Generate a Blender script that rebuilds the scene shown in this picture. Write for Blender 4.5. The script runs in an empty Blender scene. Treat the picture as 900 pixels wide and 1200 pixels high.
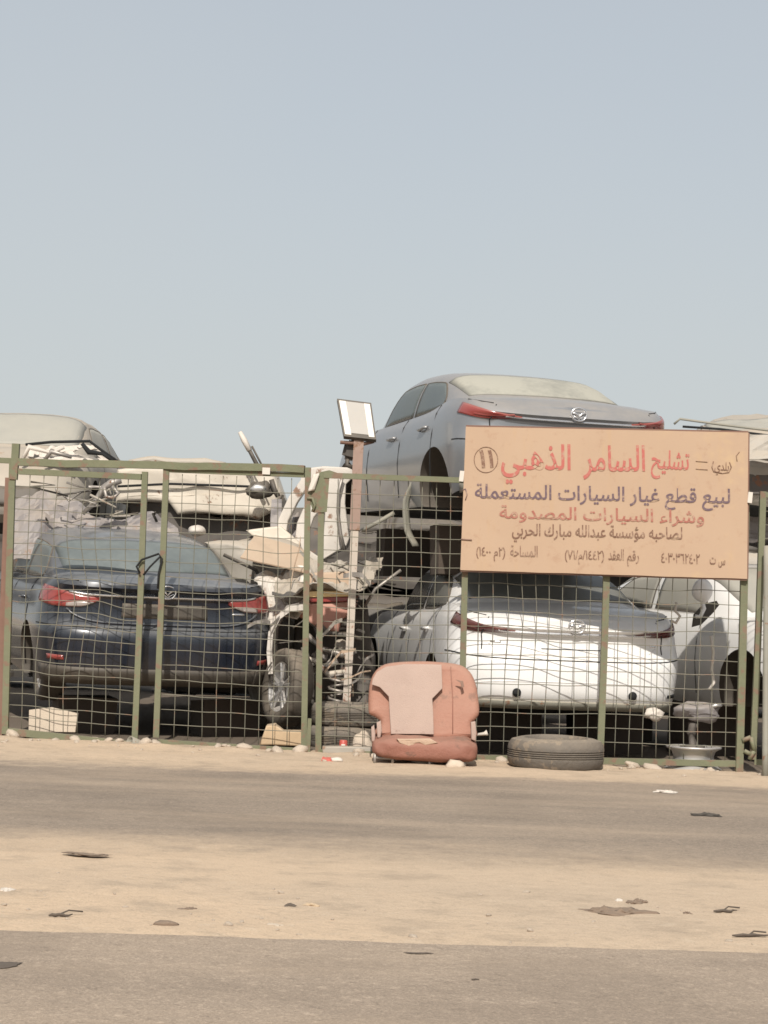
import bpy, bmesh, math, random
from mathutils import Vector, Matrix, noise

S = bpy.context.scene
C = S.collection
R = math.radians
rnd = random.Random(11)

# ------------------------------------------------------------------ camera, sky, sun, exposure
FPX = 2466.0
CAM = Vector((0, 0, 1.2))
cam = bpy.data.cameras.new('camera')
cam.sensor_fit = 'HORIZONTAL'
cam.sensor_width = 36
cam.lens = 36 * FPX / 900
cam.clip_start = 0.1
cam.clip_end = 3000
co = bpy.data.objects.new('camera', cam)
C.objects.link(co)
CR = Matrix.Rotation(R(90 + 2.58), 3, 'X') @ Matrix.Rotation(R(2.2), 3, 'Z')
co.location = CAM
co.rotation_euler = CR.to_euler()
S.camera = co

SUN_EL, SUN_AZ = 42.5, -3.0        # azimuth: degrees to the right of straight behind the camera
w = bpy.data.worlds.new('World')
S.world = w
w.use_nodes = True
nt = w.node_tree
sky = nt.nodes.new('ShaderNodeTexSky')
sky.sky_type = 'NISHITA'
sky.sun_disc = False
sky.sun_elevation = R(SUN_EL)
sky.sun_rotation = R(180 - SUN_AZ)
sky.air_density = 1.0
sky.dust_density = 2.0
sky.ozone_density = 1.0
bg = nt.nodes['Background']
bg.inputs[1].default_value = 0.10
# hazy desert sky: the clear-air sky model thinned out by pale dust haze that thickens towards the horizon
tcw = nt.nodes.new('ShaderNodeTexCoord')
sxw = nt.nodes.new('ShaderNodeSeparateXYZ')
nt.links.new(tcw.outputs['Generated'], sxw.inputs[0])
mrw = nt.nodes.new('ShaderNodeMapRange')
mrw.inputs[1].default_value = 0.0; mrw.inputs[2].default_value = 0.45
mrw.inputs[3].default_value = 0.95; mrw.inputs[4].default_value = 0.60
nt.links.new(sxw.outputs[2], mrw.inputs[0])
nzw = nt.nodes.new('ShaderNodeTexNoise'); nzw.inputs['Scale'].default_value = 2.2; nzw.inputs['Detail'].default_value = 5
nt.links.new(tcw.outputs['Generated'], nzw.inputs['Vector'])
adw = nt.nodes.new('ShaderNodeMath'); adw.operation = 'MULTIPLY_ADD'; adw.inputs[1].default_value = 0.22; adw.inputs[2].default_value = -0.11
nt.links.new(nzw.outputs['Fac'], adw.inputs[0])
smw = nt.nodes.new('ShaderNodeMath'); smw.operation = 'ADD'; smw.use_clamp = True
nt.links.new(mrw.outputs[0], smw.inputs[0]); nt.links.new(adw.outputs[0], smw.inputs[1])
mxw = nt.nodes.new('ShaderNodeMix'); mxw.data_type = 'RGBA'
nt.links.new(smw.outputs[0], mxw.inputs[0])
nt.links.new(sky.outputs[0], mxw.inputs[6])
mxw.inputs[7].default_value = (4.6, 4.78, 4.78, 1)
nt.links.new(mxw.outputs[2], bg.inputs[0])
sl = bpy.data.lights.new('sun', 'SUN')
sl.energy = 3.6
sl.angle = R(0.6)
sl.color = (1.0, 0.955, 0.885)
so = bpy.data.objects.new('sun', sl)
C.objects.link(so)
sd = Vector((math.sin(R(SUN_AZ)) * math.cos(R(SUN_EL)), -math.cos(R(SUN_AZ)) * math.cos(R(SUN_EL)), math.sin(R(SUN_EL))))
so.rotation_euler = sd.to_track_quat('Z', 'Y').to_euler()
S.view_settings.view_transform = 'Standard'
S.view_settings.look = 'None'
S.view_settings.gamma = 1
S.view_settings.use_curve_mapping = False
S.view_settings.exposure = 0.36
S.cycles.filter_width = 1.6
S.cycles.max_bounces = 6

# ------------------------------------------------------------------ helpers
def ray(px, py):
    return CR @ Vector(((px - 450) / FPX, -(py - 600) / FPX, -1))
def at(px, py, Y):
    d = ray(px, py)
    return CAM + d * (Y / d.y)
def gr(px, py, z=0.0):
    d = ray(px, py)
    return CAM + d * ((z - CAM.z) / d.z)
FA, FB = 17.0, -0.137             # the fence line: Y = FA + FB X
def fp(px, py, off=0.0):
    d = ray(px, py)
    t = (FA + off) / (d.y - FB * d.x)
    return CAM + d * t
def lerp(a, b, t):
    return a + (b - a) * t
def tab(pts, x):
    """smooth interpolation through a table"""
    if x <= pts[0][0]: return pts[0][1]
    if x >= pts[-1][0]: return pts[-1][1]
    for i in range(len(pts) - 1):
        if x <= pts[i + 1][0]:
            x0, y0 = pts[i]; x1, y1 = pts[i + 1]
            h = x1 - x0
            def sl_(k):
                if k <= 0 or k >= len(pts) - 1: 
                    j = max(0, min(len(pts) - 2, k if k <= 0 else k - 1))
                    return (pts[j + 1][1] - pts[j][1]) / (pts[j + 1][0] - pts[j][0])
                a = (pts[k][1] - pts[k - 1][1]) / (pts[k][0] - pts[k - 1][0])
                b = (pts[k + 1][1] - pts[k][1]) / (pts[k + 1][0] - pts[k][0])
                return 0 if a * b <= 0 else 2 * a * b / (a + b)
            t = (x - x0) / h
            return ((2*t**3 - 3*t*t + 1) * y0 + (t**3 - 2*t*t + t) * h * sl_(i)
                    + (-2*t**3 + 3*t*t) * y1 + (t**3 - t*t) * h * sl_(i + 1))
def sstep(a, b, x):
    t = max(0, min(1, (x - a) / (b - a)))
    return t * t * (3 - 2 * t)

def wmat(o):
    m = Matrix.Identity(4)
    while o is not None:
        m = o.matrix_basis @ m
        o = o.parent
    return m

class MB:
    def __init__(self):
        self.bm = bmesh.new()
    def face(self, vs, smooth=False):
        try:
            f = self.bm.faces.new(vs); f.smooth = smooth; return f
        except ValueError:
            return None
    def poly(self, pts):
        return self.face([self.bm.verts.new(p) for p in pts])
    def box(self, c, s, rot=None, jitter=0):
        c = Vector(c); vs = []
        for dz in (-1, 1):
            for dx, dy in ((-1, -1), (1, -1), (1, 1), (-1, 1)):
                p = Vector((dx * s[0] / 2, dy * s[1] / 2, dz * s[2] / 2))
                if jitter: p += Vector((rnd.uniform(-jitter, jitter) for _ in range(3)))
                if rot is not None: p = rot @ p
                vs.append(self.bm.verts.new(c + p))
        for q in ((3, 2, 1, 0), (4, 5, 6, 7), (0, 1, 5, 4), (1, 2, 6, 5), (2, 3, 7, 6), (3, 0, 4, 7)):
            self.face([vs[i] for i in q])
        return self
    def tube(self, path, r, n=6, cap=True, sq=False, smooth=True):
        P = [Vector(p) for p in path]
        rings = []; up = None
        for i, p in enumerate(P):
            a = P[max(0, i - 1)]; b = P[min(len(P) - 1, i + 1)]
            t = (b - a)
            if t.length < 1e-9: t = Vector((0, 0, 1))
            t.normalize()
            if up is None:
                ref = Vector((0, 1, 0)) if abs(t.y) < .9 else Vector((1, 0, 0))
                u = t.cross(ref).normalized()
            else:
                u = (up - t * up.dot(t))
                u = u.normalized() if u.length > 1e-6 else t.orthogonal().normalized()
            up = u
            v = t.cross(u)
            rr = r[i] if isinstance(r, (list, tuple)) else r
            ring = []
            for k in range(n):
                an = 2 * math.pi * (k + (.5 if sq else 0)) / n
                m = rr * (1.414 if sq else 1)
                ring.append(self.bm.verts.new(p + u * (m * math.cos(an)) + v * (m * math.sin(an))))
            rings.append(ring)
        for a, b in zip(rings, rings[1:]):
            for k in range(n):
                self.face([a[k], a[(k + 1) % n], b[(k + 1) % n], b[k]], smooth and not sq)
        if cap:
            self.face(list(reversed(rings[0]))); self.face(rings[-1])
        return self
    def lathe(self, prof, n=32, mtx=None, closed=False, smooth=True):
        """prof: (r, z) round local Z"""
        rings = []
        for r, z in prof:
            ring = []
            for k in range(n):
                a = 2 * math.pi * k / n
                p = Vector((r * math.cos(a), r * math.sin(a), z))
                ring.append(self.bm.verts.new(mtx @ p if mtx else p))
            rings.append(ring)
        pr = list(zip(rings, rings[1:]))
        if closed: pr.append((rings[-1], rings[0]))
        for a, b in pr:
            for k in range(n):
                self.face([a[k], a[(k + 1) % n], b[(k + 1) % n], b[k]], smooth)
        return self
    def grid(self, fn, nu, nv, smooth=True, thick=0.0, away=None):
        """surface fn(s,t), s,t in 0..1; thick gives it a real thickness (centre surface pushed both ways)"""
        P = [[Vector(fn(i / nu, j / nv)) for j in range(nv + 1)] for i in range(nu + 1)]
        def nrm(i, j):
            a = P[min(nu, i + 1)][j] - P[max(0, i - 1)][j]
            b = P[i][min(nv, j + 1)] - P[i][max(0, j - 1)]
            n = a.cross(b)
            return n.normalized() if n.length > 1e-12 else Vector((0, 0, 1))
        sgn = 1
        if away is not None:
            m = P[nu // 2][nv // 2]
            sgn = 1 if nrm(nu // 2, nv // 2).dot(m - Vector(away)) > 0 else -1
        if not thick:
            V = [[self.bm.verts.new(p) for p in row] for row in P]
            for i in range(nu):
                for j in range(nv):
                    q = [V[i][j], V[i + 1][j], V[i + 1][j + 1], V[i][j + 1]]
                    self.face(q if sgn > 0 else q[::-1], smooth)
            return self
        up = [[self.bm.verts.new(P[i][j] + nrm(i, j) * (sgn * thick)) for j in range(nv + 1)] for i in range(nu + 1)]
        dn = [[self.bm.verts.new(P[i][j] - nrm(i, j) * (sgn * thick)) for j in range(nv + 1)] for i in range(nu + 1)]
        for i in range(nu):
            for j in range(nv):
                q = [up[i][j], up[i + 1][j], up[i + 1][j + 1], up[i][j + 1]]
                self.face(q if sgn > 0 else q[::-1], smooth)
                q = [dn[i][j], dn[i + 1][j], dn[i + 1][j + 1], dn[i][j + 1]]
                self.face(q if sgn < 0 else q[::-1], smooth)
        def rim(A, B):
            for k in range(len(A) - 1):
                self.face([A[k], A[k + 1], B[k + 1], B[k]])
        rim([up[i][0] for i in range(nu + 1)], [dn[i][0] for i in range(nu + 1)])
        rim([dn[i][nv] for i in range(nu + 1)], [up[i][nv] for i in range(nu + 1)])
        rim(dn[0], up[0]); rim(up[nu], dn[nu])
        return self
    def xf(self, m):
        self.bm.transform(m); return self
    def warp(self, fn):
        for v in self.bm.verts: v.co = Vector(fn(v.co))
        return self
    def build(self, name, mats, parent=None, world=False, sharp=None, recalc=True):
        if recalc: bmesh.ops.recalc_face_normals(self.bm, faces=self.bm.faces)
        if world and parent is not None:
            self.bm.transform(wmat(parent).inverted())
        me = bpy.data.meshes.new(name)
        self.bm.to_mesh(me); self.bm.free()
        if not isinstance(mats, (list, tuple)): mats = [mats]
        for m in mats: me.materials.append(m)
        if sharp: me.set_sharp_from_angle(angle=R(sharp))
        o = bpy.data.objects.new(name, me)
        C.objects.link(o)
        if parent is not None: o.parent = parent
        return o

def tag(o, label=None, cat=None, group=None, kind=None):
    if label: o['label'] = label
    if cat: o['category'] = cat
    if group: o['group'] = group
    if kind: o['kind'] = kind
    return o
def empty(name, loc, label, cat, group=None, rot=(0, 0, 0)):
    o = bpy.data.objects.new(name, None)
    o.empty_display_size = .2
    C.objects.link(o)
    o.location = loc; o.rotation_euler = rot
    return tag(o, label, cat, group)
def single(name, mb, mat_, label, cat, loc, group=None, sharp=None):
    """a thing that is one mesh, built in world space, with its origin at loc"""
    loc = Vector(loc)
    mb.bm.transform(Matrix.Translation(-loc))
    o = mb.build(name, mat_, sharp=sharp)
    o.location = loc
    return tag(o, label, cat, group)

# ------------------------------------------------------------------ materials
SAND = (0.46, 0.365, 0.262)
def node(nt, t, **kw):
    n = nt.nodes.new(t)
    for k, v in kw.items(): setattr(n, k, v)
    return n
def mixc(nt, fac, a, b, mode='MIX'):
    m = node(nt, 'ShaderNodeMix', data_type='RGBA', blend_type=mode)
    for s_, v in ((m.inputs[0], fac), (m.inputs[6], a), (m.inputs[7], b)):
        if hasattr(v, 'is_output'): nt.links.new(v, s_)
        elif isinstance(v, (int, float)): s_.default_value = v
        else: s_.default_value = (*v[:3], 1)
    return m.outputs[2]
def mth(nt, op, a, b=0.0, clamp=False):
    m = node(nt, 'ShaderNodeMath', operation=op, use_clamp=clamp)
    for s_, v in ((m.inputs[0], a), (m.inputs[1], b)):
        if hasattr(v, 'is_output'): nt.links.new(v, s_)
        else: s_.default_value = v
    return m.outputs[0]
def noi(nt, vec, scale, detail=4, rough=.55, seed=0):
    n = node(nt, 'ShaderNodeTexNoise', noise_dimensions='4D')
    n.inputs['Scale'].default_value = scale
    n.inputs['Detail'].default_value = detail
    n.inputs['Roughness'].default_value = rough
    n.inputs['W'].default_value = seed
    if vec is not None: nt.links.new(vec, n.inputs['Vector'])
    return n.outputs['Fac']
def ramp(nt, fac, a, b):
    m = node(nt, 'ShaderNodeMapRange', interpolation_type='SMOOTHSTEP')
    nt.links.new(fac, m.inputs[0])
    m.inputs[1].default_value = a; m.inputs[2].default_value = b
    return m.outputs[0]
MATS = {}
def mat(name, col, rough=.6, metal=0.0, dust=0.0, var=.18, nscale=5.0, bump=0.0, bscale=40.0, rust=0.0,
        rustcol=(.17, .075, .04), coat=0.0, dustcol=SAND, dbase=.42, flake=0.0, flakecol=(.4, .4, .38), spec=.5, seed=None):
    if name in MATS: return MATS[name]
    m = bpy.data.materials.new(name); m.use_nodes = True
    MATS[name] = m
    nt = m.node_tree
    b = nt.nodes['Principled BSDF']
    sd_ = (len(MATS) * 3.7) if seed is None else seed
    tc = node(nt, 'ShaderNodeTexCoord').outputs['Object']
    n1 = noi(nt, tc, nscale, 5, .6, sd_)
    lo = tuple(c * (1 - var) for c in col); hi = tuple(min(1, c * (1 + var)) for c in col)
    c = mixc(nt, n1, lo, hi)
    rgh = rough
    if flake:
        f = ramp(nt, noi(nt, tc, nscale * 2.3, 6, .7, sd_ + 5), .72 - .35 * flake, .76 - .35 * flake)
        c = mixc(nt, f, c, flakecol)
    if rust:
        f = ramp(nt, noi(nt, tc, nscale * 1.7, 6, .65, sd_ + 9), .68 - .33 * rust, .76 - .33 * rust)
        c = mixc(nt, f, c, rustcol)
        rgh = mth(nt, 'ADD', mth(nt, 'MULTIPLY', f, .85 - rough), rough)
    if dust:
        g = node(nt, 'ShaderNodeNewGeometry')
        sx = node(nt, 'ShaderNodeSeparateXYZ'); nt.links.new(g.outputs['Normal'], sx.inputs[0])
        nz = mth(nt, 'MAXIMUM', sx.outputs[2], 0.0)
        n2 = noi(nt, tc, 2.2, 6, .62, sd_ + 2)
        n3 = noi(nt, tc, 26, 3, .6, sd_ + 4)
        k = mth(nt, 'ADD', mth(nt, 'MULTIPLY', nz, 1.17 - dbase), dbase)
        k = mth(nt, 'MULTIPLY', k, mth(nt, 'ADD', mth(nt, 'MULTIPLY', n2, 1.5), .22))
        k = mth(nt, 'MULTIPLY', k, mth(nt, 'ADD', mth(nt, 'MULTIPLY', n3, .6), .7))
        k = mth(nt, 'MULTIPLY', k, dust, True)
        c = mixc(nt, k, c, dustcol)
        base = rgh
        if hasattr(base, 'is_output'):
            rgh = mth(nt, 'MAXIMUM', base, k)
        else:
            rgh = mth(nt, 'ADD', mth(nt, 'MULTIPLY', k, .9 - base), base, True)
        if metal:
            mm = mth(nt, 'MULTIPLY', mth(nt, 'SUBTRACT', 1.0, k, True), metal)
            nt.links.new(mm, b.inputs['Metallic'])
    nt.links.new(c, b.inputs['Base Color'])
    if hasattr(rgh, 'is_output'): nt.links.new(rgh, b.inputs['Roughness'])
    else: b.inputs['Roughness'].default_value = rgh
    if metal and not dust: b.inputs['Metallic'].default_value = metal
    b.inputs['Coat Weight'].default_value = coat
    b.inputs['Coat Roughness'].default_value = .12
    b.inputs['Specular IOR Level'].default_value = spec
    if bump:
        bn = node(nt, 'ShaderNodeBump'); bn.inputs['Strength'].default_value = bump
        bn.inputs['Distance'].default_value = .02
        nt.links.new(noi(nt, tc, bscale, 6, .65, sd_ + 1), bn.inputs['Height'])
        nt.links.new(bn.outputs[0], b.inputs['Normal'])
    return m

M = dict(
    navy=mat('navy paint', (.006, .010, .020), .22, .1, .42, coat=.5, dbase=.04, dustcol=(.30, .295, .28)),
    white=mat('white paint', (.78, .77, .75), .3, 0, .3, coat=.5, var=.04, dbase=.15),
    white_old=mat('dusty white paint', (.56, .52, .47), .5, 0, .5, var=.25, rust=.3, dustcol=(.5, .42, .33)),
    silver=mat('silver paint', (.24, .255, .275), .28, .5, .38, coat=.5, var=.05, dbase=.1),
    cream=mat('cream paint', (.62, .56, .47), .55, 0, .42, var=.1, rust=.2),
    greybeige=mat('grey beige paint', (.30, .285, .255), .6, 0, .5, var=.2, rust=.2),
    pink=mat('faded red paint', (.50, .22, .17), .6, 0, .5, var=.15),
    grey=mat('crushed grey metal', (.17, .165, .18), .6, 0, .38, var=.3, nscale=3, rust=.2),
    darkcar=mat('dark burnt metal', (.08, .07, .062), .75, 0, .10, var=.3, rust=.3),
    black=mat('black plastic', (.018, .018, .018), .55, 0, .25),
    rubber=mat('tyre rubber', (.022, .022, .022), .8, 0, .35, bump=.3),
    dirt_rubber=mat('dusty tyre rubber', (.068, .064, .06), .85, 0, .35, bump=.6, bscale=22, nscale=2.2, flake=.5, flakecol=(.15, .12, .09)),
    gglass=mat('grey dusty glass', (.035, .045, .045), .10, 0, .5, var=.1, dustcol=(.23, .25, .235), spec=.6),
    sleeve=mat('faded rusty paint', (.27, .175, .145), .8, 0, .4, var=.25, nscale=9, rust=.35),
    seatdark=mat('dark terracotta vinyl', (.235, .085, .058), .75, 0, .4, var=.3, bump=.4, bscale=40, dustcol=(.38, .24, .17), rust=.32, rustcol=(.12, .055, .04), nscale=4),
    dglass=mat('dusty glass', (.035, .04, .04), .12, 0, .85, var=.1, dustcol=(.36, .34, .28), spec=.6),
    mglass=mat('lightly dusty glass', (.02, .024, .026), .08, 0, .36, var=.1, dustcol=(.36, .34, .28), spec=.6),
    tanglass=mat('sand covered glass', (.27, .26, .23), .4, 0, .75, var=.12, dustcol=(.36, .335, .28)),
    seam=mat('panel gap', (.012, .012, .012), .9),
    chrome=mat('chrome trim', (.75, .75, .76), .18, .9, .12, var=.05),
    red=mat('red lamp plastic', (.25, .012, .017), .15, 0, .22, coat=.6, var=.25),
    darkred=mat('smoked lamp plastic', (.09, .012, .016), .15, 0, .18, coat=.6, var=.3),
    clear=mat('clear lamp plastic', (.30, .26, .24), .2, 0, .2, coat=.4, var=.1),
    amber=mat('pale amber lamp plastic', (.85, .62, .30), .25, 0, .05, coat=.4, var=.1),
    alloy=mat('wheel alloy', (.5, .5, .5), .35, .8, .35, var=.1),
    steel=mat('bare steel', (.30, .28, .26), .5, .7, .3, rust=.3),
    green=mat('green fence paint', (.105, .12, .062), .75, 0, .5, var=.25, nscale=5, rust=.48, rustcol=(.15, .085, .055), dustcol=(.33, .28, .20), bump=.2),
    wire=mat('green wire', (.125, .128, .098), .8, 0, .25, var=.2, rust=.35, rustcol=(.2, .12, .08)),
    rusty=mat('rusty brown steel', (.15, .07, .05), .8, 0, .3, var=.3, nscale=9),
    polepaint=mat('chipped white paint', (.47, .41, .35), .7, 0, .35, nscale=11, rust=.34, rustcol=(.26, .13, .09)),
    greypipe=mat('grey pipe', (.20, .205, .175), .7, 0, .4, nscale=8, rust=.3),
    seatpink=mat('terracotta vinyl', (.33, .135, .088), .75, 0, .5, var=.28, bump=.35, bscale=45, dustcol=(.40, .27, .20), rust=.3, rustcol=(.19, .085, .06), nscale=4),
    seatgrey=mat('faded pink grey cloth', (.39, .28, .235), .9, 0, .45, var=.2, bump=.35, bscale=90, dustcol=(.42, .32, .25), rust=.22, rustcol=(.25, .16, .13)),
    foam=mat('torn seat foam', (.46, .32, .23), .95, 0, .2, bump=.5, bscale=60),
    wood=mat('weathered timber', (.50, .42, .33), .85, 0, .4, nscale=4, bump=.3),
    timberdark=mat('dark timber', (.06, .045, .035), .9, 0, .12),
    stone=mat('pale stone', (.55, .46, .37), .95, 0, .4, var=.25, bump=.6, bscale=18),
    plastic_w=mat('white plastic scrap', (.62, .57, .51), .65, 0, .35, var=.15),
    canred=mat('red can', (.50, .05, .04), .4, 0, .2),
    tan=mat('tan panel', (.44, .31, .215), .75, 0, .5, var=.1),
    box=mat('brown cardboard', (.50, .36, .22), .9, 0, .35, var=.12),
    cloth=mat('brown rag', (.15, .10, .07), .95, 0, .2, var=.3, bump=.6, bscale=30),
    tar=mat('black scrap rubber', (.02, .019, .018), .85, 0, .12),
    panelw=mat('white lamp frame', (.78, .74, .66), .5, 0, .2, var=.05),
    panelg=mat('dusty solar glass', (.34, .34, .33), .25, 0, .4, var=.1),
)

# ground materials share the same sand
def sand_nodes(nt, vec):
    a = noi(nt, vec, .35, 4, .55, 1.0)
    b_ = noi(nt, vec, 3.0, 6, .6, 2.0)
    c = noi(nt, vec, 34, 5, .75, 3.0)
    e_ = noi(nt, vec, 105, 3, .8, 17.0)
    d_ = noi(nt, vec, 9, 6, .7, 13.0)
    col = mixc(nt, ramp(nt, a, .35, .65), (.555, .415, .285), (.50, .385, .275))
    col = mixc(nt, ramp(nt, b_, .48, .72), col, (.39, .30, .215))
    col = mixc(nt, mth(nt, 'MULTIPLY', ramp(nt, c, .5, .8), .55), col, (.30, .235, .17))
    col = mixc(nt, mth(nt, 'MULTIPLY', ramp(nt, d_, .53, .68), .5), col, (.33, .26, .19))
    col = mixc(nt, mth(nt, 'MULTIPLY', ramp(nt, d_, .46, .34), .4), col, (.56, .45, .33))
    col = mixc(nt, mth(nt, 'MULTIPLY', ramp(nt, e_, .52, .66), .55), col, (.27, .21, .15))
    col = mixc(nt, mth(nt, 'MULTIPLY', ramp(nt, e_, .44, .32), .5), col, (.62, .51, .39))
    return col
def ground_mat(name, road=None, mask=None):
    m = bpy.data.materials.new(name); m.use_nodes = True
    nt = m.node_tree; b = nt.nodes['Principled BSDF']
    b.inputs['Roughness'].default_value = .93
    b.inputs['Specular IOR Level'].default_value = .25
    pos = node(nt, 'ShaderNodeNewGeometry').outputs['Position']
    col = sand_nodes(nt, pos)
    h = noi(nt, pos, 14, 8, .68, 4.0)
    if not road:      # shade under the wrecks painted into the yard soil, beyond the fence
        sq = node(nt, 'ShaderNodeSeparateXYZ'); nt.links.new(pos, sq.inputs[0])
        yy = mth(nt, 'ADD', sq.outputs[1], mth(nt, 'MULTIPLY', sq.outputs[0], .137))
        yy = mth(nt, 'ADD', yy, mth(nt, 'MULTIPLY', noi(nt, pos, 1.6, 5, .65, 15.0), .9))
        yard_shade = mth(nt, 'MULTIPLY', ramp(nt, yy, 17.45, 17.75), mth(nt, 'SUBTRACT', 1.0, ramp(nt, yy, 60.0, 80.0)))
        col = mixc(nt, mth(nt, 'MULTIPLY', yard_shade, .93), col, (.125, .10, .077))
    strength = .55
    if road:
        mp = node(nt, 'ShaderNodeMapping'); nt.links.new(pos, mp.inputs[0])
        mp.inputs['Scale'].default_value = (.35, 1.4, 1)
        streak = noi(nt, mp.outputs[0], 1.1, 6, .62, 6.0)
        grain = noi(nt, pos, 26, 5, .85, 7.0)
        agg = noi(nt, pos, 17, 6, .75, 8.0)
        ac = mixc(nt, streak, tuple(c * .82 for c in road), tuple(c * 1.22 for c in road))
        ac = mixc(nt, mth(nt, 'MULTIPLY', ramp(nt, grain, .5, .66), .75), ac, tuple(c * 1.6 for c in road))
        ac = mixc(nt, mth(nt, 'MULTIPLY', ramp(nt, agg, .53, .68), .6), ac, tuple(c * .55 for c in road))
        fine = noi(nt, pos, 90, 3, .85, 23.0)
        ac = mixc(nt, mth(nt, 'MULTIPLY', ramp(nt, fine, .52, .64), .6), ac, tuple(c * 1.7 for c in road))
        ac = mixc(nt, mth(nt, 'MULTIPLY', ramp(nt, fine, .46, .36), .6), ac, tuple(c * .5 for c in road))
        patchy = noi(nt, pos, .8, 4, .6, 21.0)
        ac = mixc(nt, mth(nt, 'MULTIPLY', ramp(nt, patchy, .5, .6), .28), ac, tuple(c * .62 for c in road))
        sp = node(nt, 'ShaderNodeSeparateXYZ'); nt.links.new(pos, sp.inputs[0])
        fac = None
        wob = mth(nt, 'ADD', mth(nt, 'MULTIPLY', mth(nt, 'SUBTRACT', noi(nt, mp.outputs[0], .9, 6, .65, 9.0), .5), 2.2), mth(nt, 'MULTIPLY', mth(nt, 'SUBTRACT', noi(nt, pos, 6, 6, .75, 19.0), .5), 1.5))
        y = mth(nt, 'ADD', mth(nt, 'ADD', sp.outputs[1], mth(nt, 'MULTIPLY', sp.outputs[0], mask.get('slope', 0))), wob)
        for a0, a1 in mask['edges']:
            f = ramp(nt, y, a0, a1) if a0 < a1 else mth(nt, 'SUBTRACT', 1.0, ramp(nt, y, a1, a0))
            fac = f if fac is None else mth(nt, 'MAXIMUM', fac, f)
        dusty = mth(nt, 'MULTIPLY', ramp(nt, streak, .4, .75), mask.get('film', .3))
        fac = mth(nt, 'MAXIMUM', fac, dusty)
        col = mixc(nt, fac, ac, col)
        h = mth(nt, 'ADD', agg, mth(nt, 'MULTIPLY', grain, .6))
        strength = .5
    nt.links.new(col, b.inputs['Base Color'])
    bn = node(nt, 'ShaderNodeBump'); bn.inputs['Strength'].default_value = strength; bn.inputs['Distance'].default_value = .03
    nt.links.new(h, bn.inputs['Height']); nt.links.new(bn.outputs[0], b.inputs['Normal'])
    return m
M['sand'] = ground_mat('sand')
M['far_asphalt'] = ground_mat('worn asphalt', (.255, .203, .155), dict(edges=[(14.6, 15.5), (11.4, 9.5)], film=.4, slope=0))
M['near_asphalt'] = ground_mat('pale worn asphalt', (.325, .255, .192), dict(edges=[(8.6, 9.5)], film=.3))

# ------------------------------------------------------------------ ground and roads
def gh(x, y):
    if abs(x) > 12: return 0
    a = .022 * sstep(15.3, 16.0, y) + .016 * sstep(7.45, 7.7, y) * (1 - sstep(8.7, 9.3, y))
    n = noise.noise(Vector((x * 1.3, y * 1.3, 0))) * .5 + .5 + .35 * noise.noise(Vector((x * 5, y * 5, 3)))
    rub = .03 * math.exp(-((y - (16.75 + FB * x)) / .22) ** 2) * max(0, noise.noise(Vector((x * 3.1, y * 6, 7))) + .3)
    return a * n + rub
mb = MB()
xs = [-1500, -300, -60, -12] + [-7 + .07 * i for i in range(201)] + [12, 60, 300, 1500]
ys = [-1500, -300, -40, 0, 4] + [7.0 + .07 * i for i in range(40)] + [9.9, 12, 14.6] + [15.0 + .07 * i for i in range(90)] + [22, 25, 60, 300, 1500]
V = [[mb.bm.verts.new((x, y, gh(x, y))) for y in ys] for x in xs]
for i in range(len(xs) - 1):
    for j in range(len(ys) - 1):
        mb.face([V[i][j], V[i + 1][j], V[i + 1][j + 1], V[i][j + 1]], True)
tag(mb.build('ground', M['sand']), 'pale trampled desert sand under the whole scrapyard and between the roads', None, None, 'structure')
def strip(name, y0, y1, m, z, wob0, wob1, label, s0=0.0, s1=0.0):
    mb = MB()
    X = [-400, -60, -10] + [-6 + .1 * i for i in range(121)] + [10, 60, 400]
    z_ = -.008 if y0 > 5 else z
    a = [mb.bm.verts.new((x, y0 + s0 * max(-10, min(10, x)) + wob0 * noise.noise(Vector((x * 1.7, 1, y0))), z_)) for x in X]
    b = [mb.bm.verts.new((x, y1 + s1 * max(-10, min(10, x)) + wob1 * (noise.noise(Vector((x * 1.7, 2, y1))) + .5 * noise.noise(Vector((x * 7, 5, y1)))), z)) for x in X]
    c = [mb.bm.verts.new((x, y0 + 1.2 + s0 * max(-10, min(10, x)), z)) for x in X]
    for i in range(len(X) - 1):
        mb.face([a[i], a[i + 1], c[i + 1], c[i]]); mb.face([c[i], c[i + 1], b[i + 1], b[i]])
    return tag(mb.build(name, m), label, None, None, 'structure')
strip('road', 9.15, 15.7, M['far_asphalt'], .006, .05, .1, 'worn asphalt road half buried in blown sand in front of the fence')
strip('near_road', 1.0, 7.55, M['near_asphalt'], .010, 0, .03, 'pale worn asphalt road with a sharp edge in the foreground', 0, .055)


# ------------------------------------------------------------------ saloon car: real surfaces, local axes x right, y forward (0 = rear bumper), z up
L_CAR = 4.86
T_W = [(0, .87), (.08, .89), (.25, .905), (.5, .92), (.75, .905), (.9, .875), (1, .825)]
T_YR = [(0, .09), (.08, .035), (.20, .005), (.34, .0), (.50, .008), (.545, .03), (.58, .075), (.72, .10), (.84, .105), (.90, .085), (.955, .02), (1, .03)]
T_YF = [(0, .16), (.15, .04), (.35, 0), (.6, .05), (.85, .16), (1, .36)]
T_ZS = [(0, 1.085), (.3, 1.10), (.75, 1.075), (1.5, 1.02), (2.5, .98), (3.4, .95), (4.2, .88), (4.86, .72)]
T_ZS_NEW = [(0, .985), (.2, 1.03), (.45, 1.075), (.75, 1.095), (1.5, 1.02), (2.5, .98), (3.4, .95), (4.2, .88), (4.86, .72)]
T_YR_NEW = [(0, .09), (.08, .035), (.20, .005), (.34, .0), (.52, .008), (.57, .03), (.61, .075), (.74, .10), (.83, .095), (.885, .05), (.92, .03), (.955, .05), (1, .11)]
STYLE = ['new']
T_ZB = [(0, .25), (.5, .24), (1.2, .2), (3.6, .2), (4.86, .22)]
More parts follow.
